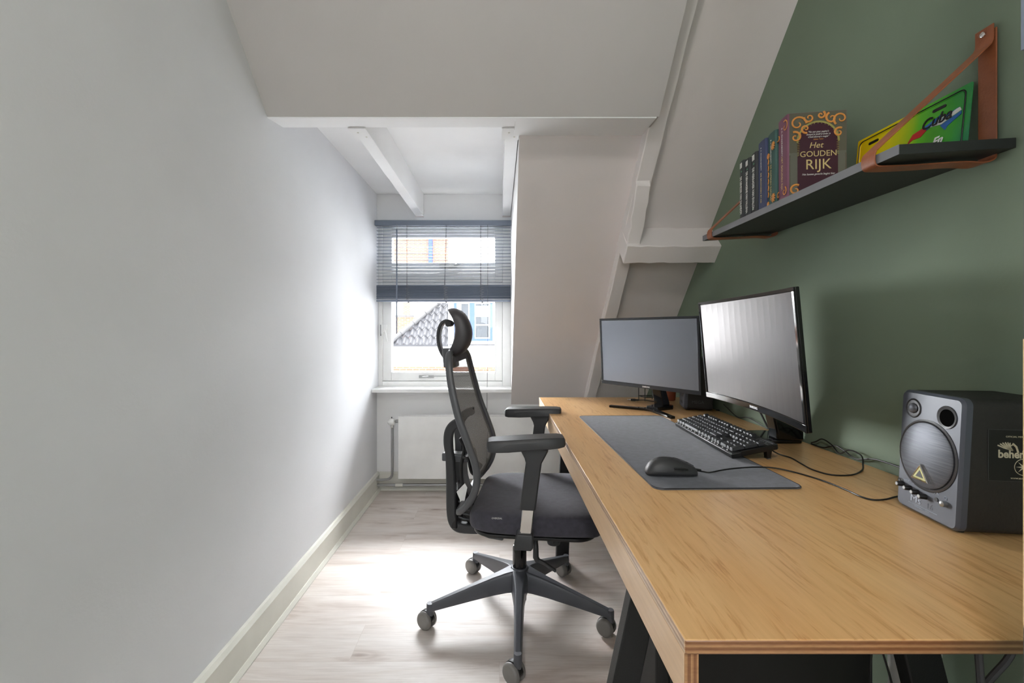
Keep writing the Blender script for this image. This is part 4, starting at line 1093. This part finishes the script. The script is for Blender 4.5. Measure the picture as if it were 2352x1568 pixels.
q = MB(); q.prism([(.048, .100), (.09, .112), (.088, .1035), (.055, .090)], -.0012, 0, 'y'); q.prism([(.088, .086), (.134, .098), (.134, .091), (.105, .078), (.10, .071)], -.0012, 0, 'y'); q.prism([(.088, .098), (.10, .104), (.128, .109), (.1, .100)], -.0012, 0, 'y'); obj('map_blue', q, flat('blue_print', (44, 104, 178), .4), pb_)
q = MB(); q.prism([(.060, .094), (.09, .104), (.130, .108), (.134, .100), (.09, .088)], -.0010, 0, 'y'); obj('map_white', q, M['white'], pb_)
q = MB(); car = [(-.04, .036), (-.02, .052), (-.008, .066), (.018, .070), (.030, .060), (.05, .058), (.052, .046)]
q.tube(smoothpath([(x, -.0015, z) for x, z in car], 4), .0016, 6); q.tube([(-.006, -.0015, .050), (-.002, -.0015, .063), (.016, -.0015, .066), (.024, -.0015, .056), (-.006, -.0015, .050)], .0010, 5); q.tube([(.008, -.0015, .053), (.006, -.0015, .065)], .001, 5)
q.prism([(-.05, .022), (-.04, .038), (-.005, .048), (.052, .052), (.052, .030), (.02, .022)], -.0011, 0, 'y'); obj('pink_car_print', q, flat('pink_print', (226, 130, 168), .4), pb_)
# ---------------------------------------------------------------- office chair (own frame: x forward, y to its left)
chair = thing('office_chair', 'black mesh-back office chair with headrest facing the desk', 'chair', (.08, 1.775, 0), R(-7))
# five-star base; angles measured in the room
base_rot = R(-93.5)-R(-7)
NB = .352
def basemat(k): return Matrix.Rotation(base_rot+k*2*math.pi/5, 4, 'Z')
q = MB(); q.lathe([(.012, .095), (.030, .10), (.036, .115), (.038, .16), (.037, .182), (.032, .190), (.022, .192)], 30)
bs = obj('base_hub', q, M['base'], chair, smooth=True)
q = MB(); q.lathe([(.027, .06), (.028, .10), (.024, .104), (.012, .104)], 20); obj('hub_socket', q, M['black'], bs, smooth=True)
for k in range(5):
    q = MB(); rg = []
    for t in [0, .06, .14, .3, .55, .8, .93, 1]:
        x = .012+t*(NB-.004); zt = .188-.098*max(0, t-.04)**1.05; zb3 = .108-.042*max(0, t-.05)+ (0.0)
        zb3 = min(zb3, zt-.018)
        ww = .026*(1-t)**7+.0135+.0065*(1-t)
        rg.append([(x, -ww*.86, zb3), (x, ww*.86, zb3), (x, ww, zb3+.006), (x, ww*.92, zt-.010), (x, ww*.70, zt), (x, -ww*.70, zt), (x, -ww*.92, zt-.010), (x, -ww, zb3+.006)])
    q.rings(rg)
    for v in q.b.verts: v.co = basemat(k) @ v.co
    lg = obj('base_leg', q, M['base'], chair, bevel=.003, smooth=True)
    # caster: stem, hood, two wheels
    sw_ = R([40, 35, 20, 25, 30][k]) if False else 0
    A = Matrix.Translation((basemat(k) @ Vector((NB, 0, 0)))) @ Matrix.Rotation(R([-42, -36, -46, -40, -34][k])+R(7), 4, 'Z')
    cs = MB(); cs.lathe([(.012, .052), (.0135, .066), (.0135, .094), (.012, .098)], 16)
    for v in cs.b.verts: v.co = Matrix.Translation(basemat(k) @ Vector((NB, 0, 0))) @ v.co
    c0 = obj('caster', cs, M['base'], chair, smooth=True)
    A = A @ Matrix.Translation((-.016, 0, 0))
    hd = MB(); pts = [(-.028+.0, .03)]+[(.034*math.cos(a), .0325+.034*math.sin(a)) for a in [R(170-12*i) for i in range(14)]]+[(.03, .03)]
    hd.prism([(x, z) for x, z in pts], -.0095, .0095, 'y')
    for v in hd.b.verts: v.co = A @ v.co
    obj('caster_hood', hd, M['black'], c0, bevel=.002)
    for s in (-1, 1):
        wl = MB(); wl.lathe([(.003, .0255), (.022, .0265), (.028, .0245), (.0322, .019), (.0325, .011), (.028, .0095), (.003, .0095)], 32, 'y')
        for v in wl.b.verts: v.co = A @ Vector((v.co.x, v.co.y*s, v.co.z+.0326))
        obj('wheel', wl, M['wheel'], c0, smooth=True)
# gas lift
q = MB(); q.lathe([(.026, .175), (.0275, .19), (.0275, .262), (.0255, .268), (.018, .268)], 26); obj('gas_lift_sleeve', q, M['gloss'], chair, smooth=True)
q = MB(); q.lathe([(.014, .262), (.014, .36)], 20); q.lathe([(.024, .268), (.024, .273), (.014, .275)], 20); obj('gas_lift_piston', q, M['chrome'], chair, smooth=True)
# mechanism under the seat
q = MB(); q.slab(-.10, .12, -.085, .085, .345, .392, .02); mech = obj('tilt_mechanism', q, M['plastic'], chair, bevel=.006)
q = MB(); q.prism([(-.15, .400), (-.13, .385), (-.06, .378), (-.045, .366), (-.05, .360), (-.10, .366), (-.14, .380)], -.16, .16, 'y'); obj('seat_shell', q, M['plastic_l'], chair, bevel=.004)
q = MB(); q.tube([(.07, -.08, .37), (.07, -.165, .365), (.071, -.17, .355), (.071, -.17, .315), (.078, -.172, .303)], [.008, .009, .010, .011, .010], 10); lv = obj('tilt_lever', q, M['plastic'], chair, smooth=True)
q = MB(); q.ribbon([(.078, -.172, .306), (.10, -.172, .297), (.142, -.174, .272)], (0, 1, 0), .014, [.012, .011, .008]); obj('lever_paddle', q, M['plastic'], lv, bevel=.002)
q = MB(); q.lathe([(.028, .375), (.030, .350), (.0285, .315), (.024, .302), (.010, .300)], 18)
for v in q.b.verts: v.co = Vector((v.co.x+.134, v.co.y-.03, v.co.z)) 
kn = obj('tension_knob', q, M['plastic'], chair, smooth=True)
q = MB()
for k in range(8):
    a = k*math.pi/4; q.cyl((.134+.029*math.cos(a), -.03+.029*math.sin(a), .345), (.134+.0275*math.cos(a), -.03+.0275*math.sin(a), .315), .0022, n=6)
obj('grip_ribs', q, M['black'], kn)
q = MB(); q.cyl((-.10, 0, .40), (-.10, 0, .345), .01)
# seat cushion
q = MB(); rg = []
NXs, = (16,)
xs = [-.170, -.166, -.155, -.12, -.06, .02, .10, .18, .24, .275, .295, .305]
tops = [.452, .470, .482, .489, .491, .490, .491, .496, .497, .492, .478, .452]
bots = [.436, .420, .411, .409, .411, .412, .412, .413, .414, .410, .410, .418]
hw = [.165, .185, .205, .232, .246, .252, .253, .252, .247, .235, .212, .175]
for x, tz, bz2, w2 in zip(xs, tops, bots, hw):
    ring = []
    n = 28
    for k in range(n):
        a = 2*math.pi*k/n; ca, sa = math.cos(a), math.sin(a)
        e = .30
        yy = w2*math.copysign(abs(ca)**e, ca)
        mid = (tz+bz2)/2; hh = (tz-bz2)/2
        zz = mid+hh*math.copysign(abs(sa)**.36, sa)
        if sa > 0: zz += .006*(abs(yy)/w2)**3-.002
        ring.append((x, yy, zz))
    rg.append(ring)
q.rings(rg)
seat = obj('seat', q, M['seat'], chair, smooth=2, sub=1)
q = MB(); q.slab(-.155, .285, -.228, .228, .400, .413, .08, 8); obj('seat_pan', q, M['black'], chair, bevel=.004)
text('seat_label', 'OVERZEAL', .0075, M['white'], seat, (-.058, -.2528, .4805), (1, 0, .03), (0, .25, 1), .0006, sx=1.0)
# backrest: frame loop, netting
prof = [(.468, -.204, .188), (.50, -.172, .204), (.55, -.143, .213), (.60, -.133, .219), (.66, -.140, .223), (.737, -.168, .226), (.813, -.197, .224), (.905, -.222, .214), (.966, -.235, .200), (1.01, -.243, .182), (1.036, -.249, .145)]
def pf(z):
    for a, b in zip(prof, prof[1:]):
        if z <= b[0]:
            t = (z-a[0])/(b[0]-a[0]); return a[1]+(b[1]-a[1])*t, a[2]+(b[2]-a[2])*t
    return prof[-1][1], prof[-1][2]
dense = smoothpath([(p[1], p[2], p[0]) for p in prof], 4)
edge = [(p[0], -p[1], p[2]) for p in dense]+[(-.252, -.09, 1.044), (-.254, 0, 1.047), (-.252, .09, 1.044)]+[(p[0], p[1], p[2]) for p in dense[::-1]]+[(-.210, .16, .460), (-.212, 0, .457), (-.210, -.16, .460)]
q = MB(); N = len(edge); P = [Vector(p) for p in edge]; rg = []
for i in range(N):
    t = (P[(i+1) % N]-P[i-1]).normalized()
    out = Vector((0, P[i].y, (P[i].z-.75)*.0)); 
    nx = Vector((1, 0, 0)); fx = (nx-t*nx.dot(t)).normalized(); sd = t.cross(fx)
    a = .0125 if .5 < P[i].z < 1.03 else .0105
    b = .0095
    rg.append([tuple(P[i]+fx*(a*cx)+sd*(b*cy)) for cx, cy in ((1, -.6), (1, .6), (.6, 1), (-.6, 1), (-1, .6), (-1, -.6), (-.6, -1), (.6, -1))])
rg.append(rg[0])
q.rings(rg, True, False); bmesh.ops.remove_doubles(q.b, verts=q.b.verts, dist=1e-6)
bf = obj('back_frame', q, M['plastic_l'], chair, smooth=2)
q = MB(); NYb = 18; grid = []
for p in dense:
    row_ = []
    for j in range(NYb+1):
        s2 = -1+2*j/NYb; dip = .030*(1-s2*s2)*min(1, (p[2]-.46)/.12)*min(1, max(.15, (1.06-p[2])/.12))
        row_.append(q.b.verts.new((p[0]+.004-dip, p[1]*s2*.985, p[2])))
    grid.append(row_)
for a, b in zip(grid, grid[1:]):
    for j in range(NYb): q.face([a[j], a[j+1], b[j+1], b[j]])
net = obj('back_netting', q, M['net'], chair, smooth=2)
# solid netting hem just inside the frame
q = MB()
def hem(s0, s1, i0, i1):
    pass
for sgn in (-1, 1):
    pr = None
    for p in dense:
        wd2 = .026 if p[2] > .62 else .026+.06*max(0, (.62-p[2]))/.15
        a = q.b.verts.new((p[0]+.0062, sgn*p[1], p[2])); b = q.b.verts.new((p[0]+.005-.004, sgn*max(.0, p[1]-wd2), p[2]))
        if pr: q.face([pr[0], a, b, pr[1]])
        pr = (a, b)
tp = [(p[0]+.006, p[1], p[2]) for p in dense[-8:]]
top_in = [(x-.004, yy, z-.034) for x, yy, z in tp]
q.rings([[(-.246, y, 1.042), (-.238, y, 1.002)] for y in (-.15, -.10, -.05, 0, .05, .10, .15)], close=False, cap=False)
obj('netting_hem', q, M['seat'], net, smooth=2)
# headrest
q = MB(); rg = []
front = [(-.288, 1.206), (-.262, 1.211), (-.226, 1.196), (-.200, 1.160), (-.188, 1.112), (-.198, 1.066), (-.226, 1.032), (-.262, 1.018), (-.290, 1.032)]
back = [(-.272, 1.062), (-.262, 1.10), (-.260, 1.135), (-.268, 1.168), (-.284, 1.194)]
pr2 = [(p.x, p.z) for p in smoothpath([(x, 0, z) for x, z in front+back+[front[0]]], 3)][:-1]
cx0, cz0 = -.243, 1.115
for j in range(15):
    s2 = -1+2*j/14; y = .132*s2
    k = (1-abs(s2)**5)**.35 if abs(s2) < 1 else .0
    k = max(k, .55)
    dx = .018*(1-s2*s2)-.018
    rg.append([(cx0+(x-cx0)*k-dx*0-.025*s2, y, cz0+(z-cz0)*(.3+.7*k)) for x, z in pr2])
for r in rg:
    pass
q.rings(rg)
hr = obj('headrest', q, M['headfab'], chair, smooth=2, sub=1)
q = MB(); q.ribbon(smoothpath([(-.272, 0, 1.152), (-.288, 0, 1.160), (-.306, 0, 1.156), (-.320, 0, 1.138), (-.327, 0, 1.10), (-.322, 0, 1.055), (-.306, 0, 1.022), (-.285, 0, 1.00), (-.262, 0, .985)], 4), (0, 1, 0), .040, .013)
ha = obj('headrest_arm', q, M['plastic'], chair, bevel=.004)
q = MB(); q.cyl((-.283, -.026, 1.150), (-.283, .026, 1.150), .013, n=20); obj('headrest_pivot', q, M['black'], ha, bevel=.002)
q = MB(); q.slab(-.302, -.252, -.05, .05, .975, 1.052, .02)
for v in q.b.verts: v.co.x += -.10*(v.co.z-1.0)
obj('headrest_bracket', q, M['plastic_l'], ha, bevel=.005)
# rear yoke: two side rails joined top and bottom
for sgn in (-1, 1):
    q = MB(); outer = [(-.205, .796), (-.235, .790), (-.262, .768), (-.278, .735), (-.282, .69), (-.277, .64), (-.276, .54), (-.277, .43), (-.270, .375), (-.248, .343), (-.21, .334), (-.12, .338), (-.06, .345)]
    inner = [(-.203, .764), (-.226, .756), (-.240, .738), (-.247, .71), (-.248, .67), (-.243, .62), (-.240, .54), (-.240, .45), (-.240, .405), (-.232, .380), (-.21, .372), (-.12, .372), (-.06, .372)]
    o1 = smoothpath([(x, 0, z) for x, z in outer], 3); i1 = smoothpath([(x, 0, z) for x, z in inner], 3)
    rg = []
    for k_, (a, b) in enumerate(zip(o1, i1)):
        t = k_/(len(o1)-1); yc2 = sgn*(.125-.075*min(1, t*1.3)); hw2 = .017
        yo = yc2
        rg.append([(a.x, yo-hw2, a.z), (a.x, yo+hw2, a.z), (b.x, yo+hw2, b.z), (b.x, yo-hw2, b.z)])
    q.rings(rg); obj('back_support_rail', q, M['plastic'], chair, bevel=.006)
q = MB(); q.slab(-.262, -.235, -.075, .075, .355, .50, .01); cbk = obj('back_support_web', q, M['black'], chair, bevel=.005)
q = MB()
for k in range(4): q.tube(smoothpath([(-.238, -.05, .455-.02*k), (-.215, -.052, .448-.02*k), (-.190, -.05, .440-.018*k)], 3), .004, 6)
obj('spring_ribs', q, M['plastic_l'], cbk, smooth=2)
q = MB(); q.ribbon(smoothpath([(-.232, 0, .70), (-.215, 0, .66), (-.225, 0, .60), (-.222, 0, .53), (-.205, 0, .48), (-.180, 0, .46)], 4), (0, 1, 0), .10, .012); sp = obj('lumbar_arm', q, M['black'], chair, bevel=.004)
q = MB(); q.ribbon(smoothpath([(-.215, 0, .632), (-.195, 0, .628), (-.188, 0, .60), (-.180, 0, .575), (-.160, 0, .56)], 4), (0, 1, 0), .15, .010); obj('lumbar_pad', q, M['black'], sp, bevel=.004)
q = MB(); q.box(-.285, -.19, -.022, .022, .600, .632); q.box(-.276, -.2, -.035, -.022, .603, .628)
obj('lumbar_slider', q, M['plastic_l'], sp, bevel=.003)
q = MB(); q.box(-.310, -.284, -.022, .022, .600, .632); obj('lumbar_knob', q, M['plastic_l'], sp, bevel=.005)
q = MB(); q.rings([[(-.238, -.075, .50), (-.205, -.075, .535)], [(-.225, -.08, .475), (-.195, -.08, .52)], [(-.222, -.075, .455), (-.205, -.08, .47)]], close=False, cap=False)
wl_ = obj('paper_tag', q, M['pvc'], chair); md = wl_.modifiers.new('thick', 'SOLIDIFY'); md.thickness = .001
wl_['label'] = 'crumpled white paper tag'
# link plates between back frame and seat
q = MB(); q.prism([(-.20, .37), (-.14, .37), (-.16, .41), (-.19, .475), (-.215, .475), (-.225, .42)], -.05, .05, 'y'); obj('back_bracket', q, M['black'], chair, bevel=.005)
# arms
for sgn, pz, rot, xo in ((-1, 0, 6, 0), (1, -.002, -2, -.004)):
    yy = sgn*.292
    T = Matrix.Translation((.045+xo, yy, .735+pz)) @ Matrix.Rotation(R(rot), 4, 'Z') @ Matrix.Rotation(R(-2.0 if sgn < 0 else -.8), 4, 'Y')
    q = MB(); rg = []
    for x, hw2, zt, zb4 in ((-.130, .026, .022, .004), (-.126, .036, .030, -.002), (-.112, .042, .033, -.004), (-.06, .044, .034, -.004), (0, .044, .036, -.001), (.06, .044, .037, .001), (.104, .042, .037, .004), (.122, .036, .035, .007), (.127, .026, .028, .012)):
        rg.append([(x, -hw2, zb4+.002), (x, -hw2+.004, zb4), (x, hw2-.004, zb4), (x, hw2, zb4+.002), (x, hw2, zt-.010), (x, hw2-.007, zt), (x, -hw2+.007, zt), (x, -hw2, zt-.010)])
    q.rings(rg)
    for v in q.b.verts: v.co = T @ v.co
    pad = obj('armrest_pad', q, M['plastic'], chair, bevel=.003, smooth=True)
    q = MB(); rg = []
    for x0_, x1_, z in ((.025, .118, .737), (.028, .116, .728), (.040, .104, .705), (.044, .096, .69), (.040, .092, .66), (.024, .076, .535)):
        hw2 = .022
        rg.append([(x0_, yy-hw2, z), (x1_, yy-hw2, z), (x1_, yy+hw2, z), (x0_, yy+hw2, z)])
    q.rings(rg); obj('arm_sleeve', q, M['plastic'], chair, bevel=.005)
    q = MB(); q.prism([(.034, .56), (.074, .56), (.060, .435), (.022, .435)], yy-.013, yy+.013, 'y'); obj('arm_bar', q, M['chrome'], chair, bevel=.003)
    ys = yy
    q = MB(); rg = []
    for x0_, x1_, z, hw2 in ((.017, .066, .458, .018), (.012, .068, .452, .022), (.004, .068, .415, .024), (.006, .062, .405, .024)):
        rg.append([(x0_, ys-hw2, z), (x1_, ys-hw2, z), (x1_, ys+hw2, z), (x0_, ys+hw2, z)])
    q.rings(rg); cup = obj('arm_socket', q, M['plastic'], chair, bevel=.004)
    q = MB(); q.ribbon([(.035, ys, .412), (.035, sgn*.22, .398), (.03, sgn*.07, .392)], (1, 0, 0), .05, .012); obj('arm_bracket', q, M['black'], cup, bevel=.003)
